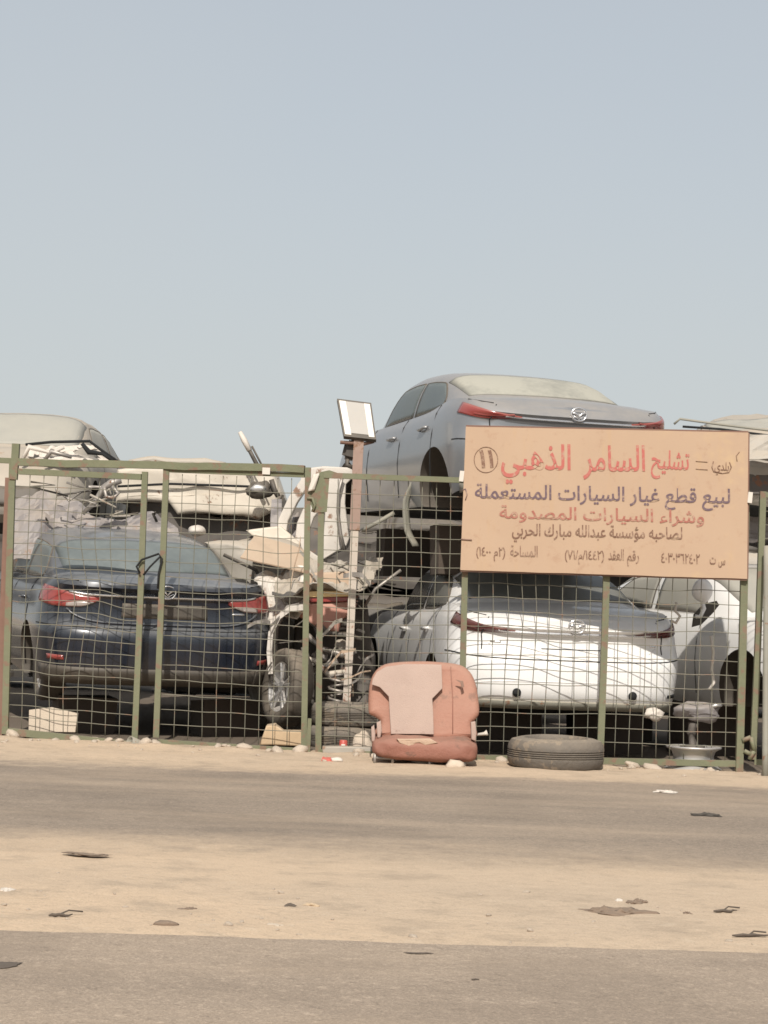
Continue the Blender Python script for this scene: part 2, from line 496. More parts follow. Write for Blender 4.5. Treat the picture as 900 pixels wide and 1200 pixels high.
D0, D1 = .80, L_CAR - .95
NQ = 15
def side_y():
    n = 34
    return [D0 + (D1 - D0) * i / n for i in range(1, n)]
SY = side_y()
def body_q(q, v, side):
    """q 0..1 rear centre to rear corner end, then metres along the flank, last unit: front corner"""
    W = tab(T_W, v)
    if q <= 1:
        th = q * math.pi / 2
        yr = tab(T_YR_NEW if STYLE[0] == 'new' else T_YR, v)
        x = W * math.sin(th) ** (2 / 4.0)
        y = yr + (D0 - yr) * (1 - max(0, math.cos(th)) ** (2 / 4.0))
    elif q <= 1 + D1 - D0:
        y = D0 + q - 1; x = W
    else:
        th = min(1, q - 1 - (D1 - D0)) * math.pi / 2
        yf = L_CAR - tab(T_YF, v)
        y = D1 + (yf - D1) * math.sin(th) ** (2 / 2.6)
        x = W * max(0, math.cos(th)) ** (2 / 2.6)
    x *= 1 - .02 * sstep(3.2, 1.2, y) * 0
    z0 = tab(T_ZB, y) + (.085 * sstep(1.0, .2, y) if STYLE[0] == 'new' else 0); z1 = tab(T_ZS_NEW if STYLE[0] == 'new' else T_ZS, y)
    z = z0 + (z1 - z0) * v
    return Vector((side * x, y, z))
QL = 2 + D1 - D0
T_WB = [(.5, .74), (.8, .775), (1.3, .79), (2, .795), (3, .785), (3.75, .74), (3.9, .72)]
T_ZR = [(.5, 1.10), (.62, 1.13), (.9, 1.235), (1.2, 1.335), (1.5, 1.40), (1.9, 1.44), (2.3, 1.452), (2.65, 1.435), (3.0, 1.37), (3.4, 1.19), (3.78, .99), (3.9, .95)]
SEC = [(1, 0), (.965, .25), (.92, .5), (.855, .72), (.765, .88), (.63, .955), (.42, .985), (.2, .997), (0, 1)]
SX = [(i / 8, p[0]) for i, p in enumerate(SEC)]
SZ = [(i / 8, p[1]) for i, p in enumerate(SEC)]
def zbelt(y): return tab(T_ZS_NEW if STYLE[0] == 'new' else T_ZS, y) - .012
def cab(y, f, side):
    """greenhouse point: station y, f 0 at the belt .. 1 on the centreline"""
    wb = tab(T_WB, y); z0 = zbelt(y); z1 = max(z0 + .01, tab(T_ZR, y))
    x = wb * tab(SX, f); z = z0 + (z1 - z0) * tab(SZ, f)
    k = (x / .79) ** 2
    yy = y + .26 * k * sstep(1.9, .6, y) - .30 * k * sstep(2.7, 3.8, y)
    return Vector((side * x, yy, z))

def seams(paths, r=.005):
    mb = MB()
    for p in paths: mb.tube(p, r, 5)
    return mb

def make_wheel(parent, side, pos, R_=.325, tw=.21, name='wheel', flat=0):
    mtx = Matrix.Translation(pos) @ Matrix.Rotation(R(90 * side), 4, 'Y')
    t = MB()
    h = tw / 2
    t.lathe([(.215, -h * .8), (.25, -h), (.29, -h), (R_ - .012, -h * .85), (R_, -h * .55), (R_ - .004, -.03), (R_, 0), (R_ - .004, .03), (R_, h * .55), (R_ - .012, h * .85), (.29, h), (.25, h), (.215, h * .8)], 36, mtx, True)
    wo = t.build(name, M['rubber'], parent, sharp=50)
    rm = MB()
    rm.lathe([(.222, h * .8), (.205, h * .72), (.195, h * .3), (.19, -h * .7), (.06, -h * .3), (.0, -h * .3)], 32, mtx)
    rm.lathe([(.055, h * .45), (.05, h * .62), (.0, h * .64)], 16, mtx)
    for k in range(5):
        for s in (-.16, .16):
            a = 2 * math.pi * k / 5
            p0 = Vector((.04 * math.cos(a), .04 * math.sin(a), h * .52)); p1 = Vector((.205 * math.cos(a + s), .205 * math.sin(a + s), h * .66))
            rm.tube([mtx @ p0, mtx @ p1], .016, 5)
    rm.build('rim', M['alloy'], wo, sharp=40)
    return wo

def front_wheels_arches(mbody, axles, r):
    """cut wheel arches out of the closed body mesh"""
    cut = MB()
    for y, z, s in axles:
        m = Matrix.Translation((s * .86, y, z)) @ Matrix.Rotation(R(90), 4, 'Y')
        cut.lathe([(0, -.34), (r, -.34), (r, .34), (0, .34)], 40, m, smooth=False)
    return cut

def boolean_cut(body, cutter_mb, cutmat):
    bmesh.ops.remove_doubles(cutter_mb.bm, verts=cutter_mb.bm.verts, dist=1e-5)
    c = cutter_mb.build('cut', [cutmat], body.parent)
    md = body.modifiers.new('b', 'BOOLEAN'); md.operation = 'DIFFERENCE'; md.solver = 'EXACT'; md.object = c
    md.material_mode = 'TRANSFER'
    bpy.context.view_layer.update(); dg = bpy.context.evaluated_depsgraph_get(); dg.update()
    me = bpy.data.meshes.new_from_object(body.evaluated_get(dg))
    body.modifiers.clear()
    old = body.data; nm = old.name
    body.data = me
    bpy.data.meshes.remove(old); me.name = nm
    bpy.data.meshes.remove(c.data)
    return body

def sedan(name, loc, rot, label, group, paint, style='new', wheels=(), lamp='red', glass='dglass', rear=True, front=False, lights=True,
          scale=(1, 1, 1), crumple=0.0, seed=0, sideglass=None, details=True, hood=True, emblem=True, mirror=False, badge=None, lightmats=None):
    root = empty(name, loc, label, 'car', group, rot)
    STYLE[0] = style
    def wp(p):
        """dents of a wreck"""
        p = Vector(p)
        if crumple:
            n = Vector((noise.noise(p * 1.3 + Vector((seed, 0, 0))), noise.noise(p * 1.3 + Vector((0, seed, 9))), noise.noise(p * 1.1 + Vector((4, 1, seed)))))
            n2 = .6 - 2 * abs(noise.noise(p * 2.6 + Vector((seed, 3, 3))))
            f = .5 - 2 * abs(noise.noise(p * 5 + Vector((seed, 7, 3))))
            p = p + n * crumple + Vector((0, 0, 1)) * (n2 * crumple * .35) + Vector((f, f, f)) * crumple * .22
        return Vector((p.x * scale[0], p.y * scale[1], p.z * scale[2]))
    B = lambda q, v, s: wp(body_q(q, v, s))
    K = lambda y, f, s: wp(cab(y, f, s))
    ctr = wp(Vector((0, 2.4, .7)))
    # ---- lower body, one closed mesh
    qs = [i / NQ for i in range(NQ + 1)] + [1 + y - D0 for y in SY] + [QL - 1 + i / 12 for i in range(13)]
    vs = [0, .03, .08, .14, .2, .27, .34, .42, .47, .52, .55, .58, .64, .7, .76, .82, .88, .92, .955, .98, 1]
    mb = MB(); bm = mb.bm
    ring = {}
    for s in (1, -1):
        for j, q in enumerate(qs):
            for k, v in enumerate(vs):
                if s == -1 and j in (0, len(qs) - 1): ring[s, j, k] = ring[1, j, k]; continue
                ring[s, j, k] = bm.verts.new(B(q, v, s))
    for s in (1, -1):
        for j in range(len(qs) - 1):
            for k in range(len(vs) - 1):
                f = [ring[s, j, k], ring[s, j + 1, k], ring[s, j + 1, k + 1], ring[s, j, k + 1]]
                mb.face(f if s > 0 else f[::-1], True)
    T = 8
    for lev in (0, len(vs) - 1):
        rows = []
        for j, q in enumerate(qs):
            if j in (0, len(qs) - 1):
                rows.append([ring[1, j, lev]]); continue
            a = body_q(q, vs[lev], -1); b_ = body_q(q, vs[lev], 1)
            y = a.y
            crn = 0
            if lev: crn = .035 * sstep(.03, .3, y) * sstep(1.2, .7, y) + .055 * sstep(3.2, 3.7, y) * sstep(4.7, 4.2, y) + .012
            row = [ring[-1, j, lev]]
            for i in range(1, T):
                t = -1 + 2 * i / T
                p = Vector((b_.x * t, y, a.z + crn * (1 - t * t) ** .8))
                row.append(bm.verts.new(wp(p)))
            row.append(ring[1, j, lev]); rows.append(row)
        for j in range(len(rows) - 1):
            A, Bq_ = rows[j], rows[j + 1]
            if len(A) == 1:
                for i in range(T): mb.face([A[0], Bq_[i + 1], Bq_[i]], True)
            elif len(Bq_) == 1:
                for i in range(T): mb.face([A[i], A[i + 1], Bq_[0]], True)
            else:
                for i in range(T):
                    f_ = mb.face([A[i], A[i + 1], Bq_[i + 1], Bq_[i]], True)
                    if f_ and not lev: f_.material_index = 1
    body = mb.build('body', [paint, M['seam']], root, sharp=35)
    ax = [(.99, .33), (3.84, .33)]
    boolean_cut(body, front_wheels_arches(None, [(y * scale[1], z * scale[2], s) for y, z in ax for s in (-1, 1)], .365), M['black'])
    body.data.set_sharp_from_angle(angle=R(16 if crumple else 35))
    # ---- greenhouse
    ysn = [.5 + 3.4 * i / 44 for i in range(45)]
    fs = [0, .04, .1, .18, .27, .36, .45, .53, .61, .7, .8, .9, 1]
    mb = MB(); bm = mb.bm; rows = []
    for y in ysn:
        rows.append([bm.verts.new(K(y, f, -1)) for f in fs] + [bm.verts.new(K(y, f, 1)) for f in reversed(fs[:-1])])
    for a, b_ in zip(rows, rows[1:]):
        for i in range(len(a) - 1): mb.face([a[i], a[i + 1], b_[i + 1], b_[i]], True)
        mb.face([a[-1], a[0], b_[0], b_[-1]])
    mb.face(rows[0]); mb.face(rows[-1][::-1])
    roof = mb.build('roof', paint, root, sharp=16 if crumple else None)
    # ---- glass
    def fx(frac):   # f for which the section is at this width fraction
        lo, hi = 0, 1
        for _ in range(24):
            m_ = (lo + hi) / 2
            if tab(SX, m_) > frac: lo = m_
            else: hi = m_
        return lo
    def rearwin(s, t, y0=.70, y1=1.40, w0=.86, w1=.84):
        y = lerp(y0, y1, t); u = 2 * s - 1
        f = fx(min(.999, abs(u) * lerp(w0, w1, t)))
        p = cab(y, f, 1 if u >= 0 else -1)
        return wp(p)
    g = MB(); g.grid(rearwin, 24, 12, True, .004, ctr); g.build('rear_window', M[glass], root)
    sg = M[sideglass or glass]
    for s in (-1, 1):
        for (ya, yb, kind) in ((1.02, 2.02, 'r'), (2.10, 3.12, 'f')):
            def win(a, t, ya=ya, yb=yb, kind=kind, s=s):
                y = lerp(ya, yb, a)
                top = .385
                if kind == 'r': top = .05 + .335 * math.sqrt(max(0, min(1, (y - ya + .004) / .42)))
                else: top = .385 * (1 if y < 2.75 else max(.12, 1 - ((y - 2.75) / .37) ** 1.3 * .88))
                return K(y, lerp(.035, top, t), s)
            g = MB(); g.grid(win, 18, 6, True, .005, ctr)
            wo = g.build('side_window', sg, root)
            e = MB()
            e.tube([win(i / 18, 1) for i in range(19)] + [win(1, 1 - j / 4) for j in range(1, 5)] + [win(1 - i / 18, 0) for i in range(1, 19)] + [win(0, 1)], .009, 5)
            e.build('window_trim', M['black'], wo)
    def windscreen(s, t):
        u = 2 * s - 1; y = lerp(2.86, 3.70, t)
        f = fx(min(.999, abs(u) * .84))
        return wp(cab(y, f, 1 if u >= 0 else -1))
    if front:
        g = MB(); g.grid(windscreen, 20, 12, True, .005, ctr); g.build('windscreen', M['tanglass'], root)
    if not details: return root
    # ---- panel gaps
    P = []
    for s in (-1, 1):
        for q in (1.28, 2.26, 3.28):         # door edges
            P.append([B(q, v, s) for v in (.12, .3, .5, .7, .9, .99)])
    if rear:
        # boot lid edge: across the deck side, down beside the lamps, along the bumper top
        pl = []
        for s in (-1, 1):
            pl.append([B(.42, v, s) for v in (.99, .9, .8)] + [B(.40, v, s) for v in (.7, .62)] )
            pl.append([wp(cab(.72, .0, s) + Vector((0, .0, .0))), B(.80, .995, s), B(.6, 1, s), B(.45, 1.0, s)])
        P += pl
        P.append([B(abs(k) / 12 * .9, .555, 1 if k > 0 else -1) for k in range(-12, 13)])
    for p_ in P: seams([p_], .0055).build('panel_gap', M['seam'], root)
    for s in (-1, 1):
        for q in (1.45, 2.42):
            h = MB()
            h.tube([B(q + d, .80, s) + Vector((s * o_, 0, 0)) for d, o_ in ((0, 0), (.02, .025), (.18, .028), (.2, 0))], .014, 6)
            h.build('door_handle', paint, root)
    if rear:
        def patch(nm, m, q0, q1, vb, vt, d=.008, n=16, nv=5, par=None, lift=0.0):
            g = MB()
            def fn(a, t):
                q = lerp(q0, q1, a); s = 1 if q >= 0 else -1
                v = lerp(vb(abs(q)), vt(abs(q)), t)
                p = body_q(abs(q), v, s)
                return wp(p + Vector((0, -lift, 0)))
            g.grid(fn, n, nv, True, d, ctr)
            return g.build(nm, m, par or root)
        lm = lightmats or ('red', 'red', 'clear')
        if style == 'old':
            for s in (-1, 1):
                vb = lambda q: tab([(.20, .815), (.34, .745), (.6, .735), (.9, .77)], q)
                vt = lambda q: tab([(.20, .845), (.34, .86), (.55, .895), (.9, .93)], q)
                lp = patch('tail_light', M[lm[0]], s * .20, s * .90, vb, vt, .012, 18, 5)
                patch('reversing_lens', M[lm[2]], s * .24, s * .47, lambda q: tab([(.24, .79), (.32, .752), (.47, .742)], q), lambda q: tab([(.24, .80), (.32, .80), (.47, .775)], q), .006, 8, 3, lp, .012)
            patch('chrome_trim', M['chrome'], -.47, .47, lambda q: tab([(0, .862), (.3, .862), (.47, .885)], q), lambda q: tab([(0, .885), (.3, .885), (.47, .900)], q), .016, 26, 2)
            patch('number_plate_recess', M['black'], -.085, .085, lambda q: .66, lambda q: .80, .003, 8, 4)
            P2 = [[B(abs(k) / 12 * .46, .60 + .12 * (abs(k) / 12) ** 3, 1 if k > 0 else -1) for k in range(-12, 13)]]
            seams(P2, .012).build('bumper_crease', paint, root)
            patch('bumper_skirt', M['black'], -.86, .86, lambda q: .005, lambda q: .17, .006, 24, 3)
            for s in (-1, 1):
                patch('reflector', M['red'], s * .48, s * .70, lambda q: .23, lambda q: .275, .006, 6, 2)
        else:
            for s in (-1, 1):
                vb = lambda q: tab([(.18, .868), (.30, .838), (.5, .815), (.88, .84)], q)
                vt = lambda q: tab([(.18, .88), (.30, .90), (.5, .925), (.88, .955)], q)
                lp = patch('tail_light', M[lm[0]], s * .18, s * .86, vb, vt, .010, 18, 5)
                patch('lamp_strip', M[lm[1]], s * .24, s * .80, lambda q: vb(q) + .022, lambda q: vb(q) + .05, .005, 14, 2, lp, .010)
            patch('chrome_trim', M['chrome'], -.30, .30, lambda q: tab([(0, .86), (.2, .862), (.30, .87)], q), lambda q: tab([(0, .876), (.2, .88), (.30, .888)], q), .014, 26, 2)
            patch('lid_handle', M['seam'], -.05, .05, lambda q: .665, lambda q: .675, .002, 8, 2)
            # pressed lines of the lid and bumper
            P2 = [[B(abs(k) / 12 * .34, .60 + .10 * (abs(k) / 12) ** 4, 1 if k > 0 else -1) for k in range(-12, 13)]]
            P2 += [[B(abs(k) / 12 * .70, .30 - .10 * (abs(k) / 12) ** 2, 1 if k > 0 else -1) for k in range(-12, 13)]]
            for p_ in P2: seams([p_], .0045).build('bumper_crease', paint, root)
            for s in (-1, 1):
                patch('bumper_slit', M['seam'], s * .50, s * .70, lambda q: .13, lambda q: .165 + .03 * (q - .5) * 5 * .3, .004, 6, 2)
                c = B(.16, .16, s)
                hb = MB(); hb.lathe([(.036, 0), (.036, -.006), (.0, -.006)], 18, Matrix.Translation(c) @ Matrix.Rotation(R(-90), 4, 'X') @ Matrix.Translation((0, 0, -.004)))
                hb.build('sensor_hole', M['seam'], root)
            patch('bumper_skirt', M['greypipe'], -.80, .80, lambda q: -.03, lambda q: .065, .010, 24, 2)
        if emblem:
            e = MB(); v0 = .93 if style == 'old' else .958
            c = B(0.0, v0, 1) + Vector((0, -.014, 0))
            ringp = [c + Vector((.068 * math.cos(a), 0, .054 * math.sin(a))) for a in [2 * math.pi * i / 24 for i in range(25)]]
            e.tube(ringp, .0075, 6, False)
            wing = [(-.064, .012), (-.035, .010), (-.014, -.004), (0, -.026), (.014, -.004), (.035, .010), (.064, .012)]
            e.tube([c + Vector((x, 0, z)) for x, z in wing], [.004, .009, .009, .006, .009, .009, .004], 6)
            e.tube([c + Vector((x, 0, z - .012)) for x, z in ((-.05, .0), (-.02, -.016), (0, -.03), (.02, -.016), (.05, 0))], .005, 6)
            e.build('emblem', M['chrome'], root)
        if badge:
            for q0, q1, s in badge:
                patch('badge', M['chrome'], s * q0, s * q1, lambda q: .715, lambda q: .735, .005, 6, 2)
    if front:
        mb_ = MB()
        for s in ((-1, 1) if lights else ()):
            def hl(a, t, s=s):
                return B(QL - .62 + a * .40, lerp(.70, .86, t) + .04 * (1 - a), s)
            g = MB(); g.grid(hl, 10, 5, True, .01, ctr); g.build('headlight', M['clear'], root)
        def gr_(a, t):
            u = 2 * a - 1
            return B(QL - abs(u) * .30, lerp(.30, .66, t), 1 if u >= 0 else -1)
        g = MB(); g.grid(gr_, 16, 5, True, .01, ctr); g.build('grille', M['black'], root)
    for (y, s) in wheels:
        make_wheel(root, s, Vector((s * .80, y, .33)))
    return root

# ------------------------------------------------------------------ the big cars
navy = sedan('parked_sedan', (-1.80, 17.72, .20), (R(4), 0, R(18)), 'dusty dark navy blue sedan with red tail lights and a chrome bar behind the gate', None,
             M['navy'], 'old', scale=(1.11,1.02,1.02), glass='gglass', wheels=[(3.84, -1), (3.84, 1), (.99, -1)], badge=[(.22, .32, 1)])
white = sedan('parked_sedan', (1.60, 17.05, .10), (R(1.5), 0, R(10)), 'white sedan with bright clean rear bumper at the bottom of the stack behind the signboard', None,
              M['white'], 'new', scale=(1.08,1.03,1.03), glass='mglass', lightmats=('darkred', 'darkred', 'clear'), badge=[(.25, .33, -1), (.29, .34, 1)])
silver = sedan('stacked_sedan', (1.58, 17.22, 1.87), (R(0.2), 0, R(18)), 'silver sedan with dust on its back window perched on top above the signboard', None,
               M['silver'], 'new', [], glass='dglass', sideglass='gglass', scale=(1.05, .88, 1), lightmats=('red', 'red', 'clear'))
right = sedan('parked_sedan', (2.5, 21.5, .27), (0, 0, R(201)), 'white car facing the road with its side mirror hanging loose, beside the white sedan', None,
              M['white'], 'new', [(3.84, -1)], glass='tanglass', rear=False, front=True)
top_left = sedan('wrecked_sedan', (-3.80, 24.9, 1.66), (0, 0, R(180)), 'beige dust covered wreck with a sandy windscreen stacked high at the far left', None,
                 M['greybeige'], 'new', [], glass='tanglass', rear=False, front=True, lights=False, crumple=.03, seed=3)
top_right = sedan('wrecked_sedan', (3.50, 18.4, 1.93), (0, 0, R(-6)), 'crushed cream wreck stacked high at the right edge above the signboard corner', None,
                  M['greybeige'], 'new', [], glass='tanglass', scale=(1, .8, .85), crumple=.10, seed=8, rear=False)

# ------------------------------------------------------------------ fence, gates, pole, signboard
def fpts(*pp, off=0.0): return [fp(x, y, off) for x, y in pp]
def mesh_panel(corners, nx, ny, off, sag, seed, r=.0034):
    """welded wire mesh stretched in a frame: corners px tl, tr, br, bl"""
    tl, tr, br, bl = [fp(x, y, off) for x, y in corners]
    mb = MB()
    def P(s, t):
        p = lerp(lerp(bl, br, s), lerp(tl, tr, s), t)
        e = math.sin(math.pi * s) * math.sin(math.pi * t)
        n = Vector((s * 3, t * 3, seed))
        d = Vector((noise.noise(n), .9 * noise.noise(n + Vector((9, 3, 1))), noise.noise(n + Vector((2, 8, 5))))) * sag * e
        return p + d
    for i in range(1, nx):
        mb.tube([P(i / nx, k / 16) for k in range(17)], r, 5)
    for j in range(1, ny):
        mb.tube([P(k / 20, j / ny) + Vector((0, -.004, 0)) for k in range(21)], r, 5)
    return mb
def bar(root, name, a, b, r, m, off=0.0, sq=True):
    mb = MB()
    A = fp(*a, off); B_ = fp(*b, off)
    n = 9
    j = Vector((noise.noise(A * 3), noise.noise(B_ * 3), 0)) * .012
    mb.tube([lerp(A, B_, i / n) + j * math.sin(math.pi * i / n) for i in range(n + 1)], r, 4 if sq else 10, sq=sq)
    return mb.build(name, M[m], root, world=True)

gl = empty('fence_gate', fp(5, 858), 'left leaf of the green wire mesh gate, hung on the rusty hinge post', 'gate', 'green mesh gate leaves')
bar(gl, 'stile', (15, 541), (6, 860), .026, 'green')
bar(gl, 'stile', (170, 553), (158, 868), .024, 'green')
bar(gl, 'rail', (22, 552.5), (166, 559), .024, 'green')
bar(gl, 'rail', (10, 857), (156, 873), .028, 'green')
mesh_panel([(19, 556), (167, 562), (156, 866), (9, 853)], 9, 22, .01, .09, 1.0).build('wire_mesh', M['wire'], gl, world=True)
mb = MB(); c = fp(160, 873, -.06)
mb.lathe([(.0, -.075), (.05, -.075), (.05, .075), (.042, .075), (.042, .055), (0, .055)], 18, Matrix.Translation(c) @ Matrix.Rotation(R(-65), 4, 'Y') @ Matrix.Rotation(R(35), 4, 'X'))
mb.build('gate_roller', M['greypipe'], gl, world=True)

gr2 = empty('fence_gate', fp(183, 862), 'right leaf of the green wire mesh gate, in front of the navy car emblem', 'gate', 'green mesh gate leaves')
bar(gr2, 'stile', (195, 549), (183, 864), .024, 'green')
bar(gr2, 'stile', (361, 548), (356, 886), .024, 'green')
bar(gr2, 'rail', (199, 551), (357, 557), .018, 'green')
bar(gr2, 'rail', (186, 869.5), (353, 880), .022, 'green')
mesh_panel([(198, 555), (358, 561), (353, 875), (187, 866)], 10, 18, .01, .05, 5.0).build('wire_mesh', M['wire'], gr2, world=True)

# latch loop and chain between the leaves
mb = MB()
L = fpts((164, 672), (160, 664), (166, 656), (186, 649), (190, 655), (186, 672), (185, 690), off=-.05)
mb.tube(L, .009, 6); mb.tube(fpts((168, 674), (176, 664), (188, 652), off=-.06), .008, 6)
single('gate_chain', mb, M['seam'], 'dark looped chain tying the two gate leaves together', 'chain', L[0])

ov = empty('overhead_rail', fp(22, 541), 'long rusty olive rail across the top of both gate leaves', 'rail')
mb = MB(); mb.tube([fp(22 + (357 - 22) * i / 12, 541.5 + (549 - 541.5) * i / 12 + (1.0 if i % 5 == 2 else 0), -.01) for i in range(13)], .030, 4, sq=True)
mb.build('beam', M['green'], ov, world=True)
mb = MB(); c = fp(312, 552, -.07); mb.box(c, (.062, .02, .055)); mb.build('tin_tag', M['plastic_w'], ov, world=True)

hp = empty('hinge_post', fp(2, 862), 'rusty brown hinge post at the left edge of the gate', 'post')
bar(hp, 'post', (11, 560), (-1, 862), .030, 'rusty', .03)
bar(hp, 'cap', (19, 520), (16, 562), .030, 'green', -.005)
bar(hp, 'bracket', (-30, 538), (22, 540.5), .022, 'green', 0)
gp = empty('gate_post', fp(372, 886), 'green post with a bent plate between the gate and the rusty lamp pole', 'post')
bar(gp, 'post', (377, 554), (373, 886), .024, 'green', .02)
mb = MB()
pl = [(367, 562), (376, 553), (386, 551), (404, 557), (386, 560), (383, 600), (368, 601), (362, 586), (362, 572)]
f_ = [fp(x, y, -.015) for x, y in pl]; b_ = [fp(x, y, -.004) for x, y in pl]
vf = [mb.bm.verts.new(p) for p in f_]; vb = [mb.bm.verts.new(p) for p in b_]
mb.face(vf); mb.face(vb[::-1])
for i in range(len(pl)): mb.face([vf[i], vf[(i + 1) % len(pl)], vb[(i + 1) % len(pl)], vb[i]])
mb.build('plate', M['green'], gp, world=True)
mb = MB(); mb.tube(fpts((360, 584), (366, 584), (369, 592), (366, 600), off=-.03), .012, 6); mb.build('hook', M['green'], gp, world=True)
mb = MB()
def rag(s, t):
    p = lerp(fp(370, 556, -.035), fp(364, 576, -.04), t) + Vector((lerp(-.022, .03, s), .01 * math.sin(5 * s + 3 * t), .01 * s))
    return p
mb.grid(rag, 6, 8, True, .004)
single('white_rag', mb, M['plastic_w'], 'small white rag tucked behind the green gate plate', 'rag', fp(367, 566, -.035))
for k, (a, b) in enumerate((((362, 843), (364, 884)), ((367, 846), (366, 882)))): pass
mb = MB(); mb.tube(fpts((363, 842), (361, 886), off=-.04), .015, 4, sq=True)
single('short_stake', mb, M['green'], 'short pale green stake between the gate stile and gate post', 'stake', fp(361, 886, -.04))

fx_ = empty('mesh_fence', fp(540, 890), 'fixed green wire mesh fence carrying the tan signboard', 'fence')
bar(fx_, 'rail', (380, 557), (545, 563), .022, 'green')
bar(fx_, 'rail', (548, 563), (877, 577), .022, 'green', .02)
bar(fx_, 'rail', (376, 882), (545, 888), .026, 'green', .01)
bar(fx_, 'rail', (549, 888), (866, 895), .024, 'green', .01)
bar(fx_, 'post', (547, 560), (540, 892), .024, 'green', -.01)
bar(fx_, 'post', (713, 568), (703, 888), .026, 'green', -.01)
bar(fx_, 'post', (874, 575), (866, 906), .028, 'green', -.01)
mesh_panel([(380, 561), (545, 566), (540, 884), (376, 879)], 10, 19, .03, .035, 9.0).build('wire_mesh', M['wire'], fx_, world=True)
mesh_panel([(548, 566), (712, 574), (704, 886), (541, 885)], 10, 19, .03, .04, 13.0).build('wire_mesh', M['wire'], fx_, world=True)
mesh_panel([(713, 574), (873, 578), (866, 892), (704, 886)], 10, 19, .03, .04, 17.0).build('wire_mesh', M['wire'], fx_, world=True)

nf = empty('side_gate', fp(885, 895), 'green mesh panel at the right edge beyond the last fence post', 'gate')
bar(nf, 'stile', (894, 576), (882, 890), .024, 'green')
bar(nf, 'rail', (896, 580), (990, 584), .02, 'green')
bar(nf, 'rail', (884, 893), (990, 899), .022, 'green')
mesh_panel([(896, 583), (990, 586), (985, 897), (885, 890)], 6, 19, .02, .04, 21.0).build('wire_mesh', M['wire'], nf, world=True)
mb = MB(); 
for a, b in (((870, 868), (880, 864)), ((880, 864), (884, 880)), ((884, 880), (878, 890)), ((872, 880), (880, 884))):
    mb.tube(fpts(a, b, off=-.04), .018, 6)
single('gate_latch', mb, M['green'], 'chunky green latch low on the last fence post', 'latch', fp(878, 876, -.04))
mb = MB(); A = fp(899, 640, -.12); B_ = gr(897, 912)
mb.tube([lerp(B_, A, i / 8) for i in range(9)], .027, 12)
single('grey_pipe', mb, M['greypipe'], 'bare grey pipe standing at the right edge of the photo', 'pipe', B_)

# ---- lamp pole
pb = gr(403, 874); pt = at(421.5, 514, pb.y + .05)
lp = empty('lamp_pole', pb, 'chipped white pole with a rusty top carrying a solar lamp', 'lamp pole')
PL = lambda t: lerp(pb, pt, t) + Vector((.006 * math.sin(5 * t), 0, 0))
mb = MB(); mb.tube([PL(.70 * i / 10) for i in range(11)], .033, 4, sq=True); mb.build('pole', M['polepaint'], lp, world=True)
mb = MB(); mb.tube([PL(.70 + .30 * i / 6) for i in range(7)], .043, 4, sq=True); mb.build('pole_sleeve', M['sleeve'], lp, world=True)
mb = MB(); mb.tube([PL(.985) + Vector((-.16, -.02, .0)), PL(.985) + Vector((.05, -.02, -.005)), PL(.985) + Vector((.13, -.01, .02))], .016, 6); mb.build('bracket', M['rusty'], lp, world=True)
# solar panel lamp, tilted up to the light
tl, tr, br, bl = [at(x, y, Y) for x, y, Y in ((395, 467, pb.y + .17), (435, 472, pb.y + .17), (441, 515, pb.y - .03), (403, 511, pb.y - .03))]
so_ = empty('solar_lamp', lerp(bl, br, .5), 'pale framed solar floodlight tilted on top of the pole', 'lamp')
nrm_ = (br - bl).cross(tl - bl).normalized()
if nrm_.y > 0: nrm_ = -nrm_
def quad(mb, s0, s1, t0, t1, f, bk):
    P = lambda s, t, d: lerp(lerp(bl, br, s), lerp(tl, tr, s), t) + nrm_ * d
    a = [P(s0, t0, f), P(s1, t0, f), P(s1, t1, f), P(s0, t1, f)]; b = [P(s0, t0, bk), P(s1, t0, bk), P(s1, t1, bk), P(s0, t1, bk)]
    va = [mb.bm.verts.new(p) for p in a]; vb = [mb.bm.verts.new(p) for p in b]
    mb.face(va); mb.face(vb[::-1])
    for i in range(4): mb.face([va[i], va[(i + 1) % 4], vb[(i + 1) % 4], vb[i]])
mb = MB(); quad(mb, 0, 1, 0, 1, -.001, -.045); mb.build('housing', M['black'], so_, world=True)
mb = MB(); quad(mb, .05, .24, .05, .95, .004, -.02); mb.build('lens_strip', M['panelw'], so_, world=True)
mb = MB(); quad(mb, .78, .95, .05, .95, .004, -.02); mb.build('lens_strip', M['panelw'], so_, world=True)
mb = MB(); quad(mb, .242, .778, .10, .95, .003, -.02); mb.build('solar_panel', M['panelg'], so_, world=True)
c = at(411, 528, pb.y + .12)
fl = empty('black_floodlight', c, 'black floodlight hanging behind the rusty pole top', 'lamp')
mb = MB(); mb.box(c, (.13, .10, .17), Matrix.Rotation(R(12), 3, 'Y')); bmesh.ops.bevel(mb.bm, geom=mb.bm.edges[:], offset=.03, segments=3, affect='EDGES')
mb.build('housing', M['black'], fl, world=True)
mb = MB(); mb.tube([c + Vector((-.02, 0, -.06)), c + Vector((-.03, -.02, -.13)), c + Vector((.04, -.02, -.15))], .022, 6); mb.build('bracket', M['black'], fl, world=True)
mb = MB(); mb.tube([c + Vector((0, 0, .07)), c + Vector((.05, -.08, .12))], .014, 6); mb.build('arm', M['black'], fl, world=True)

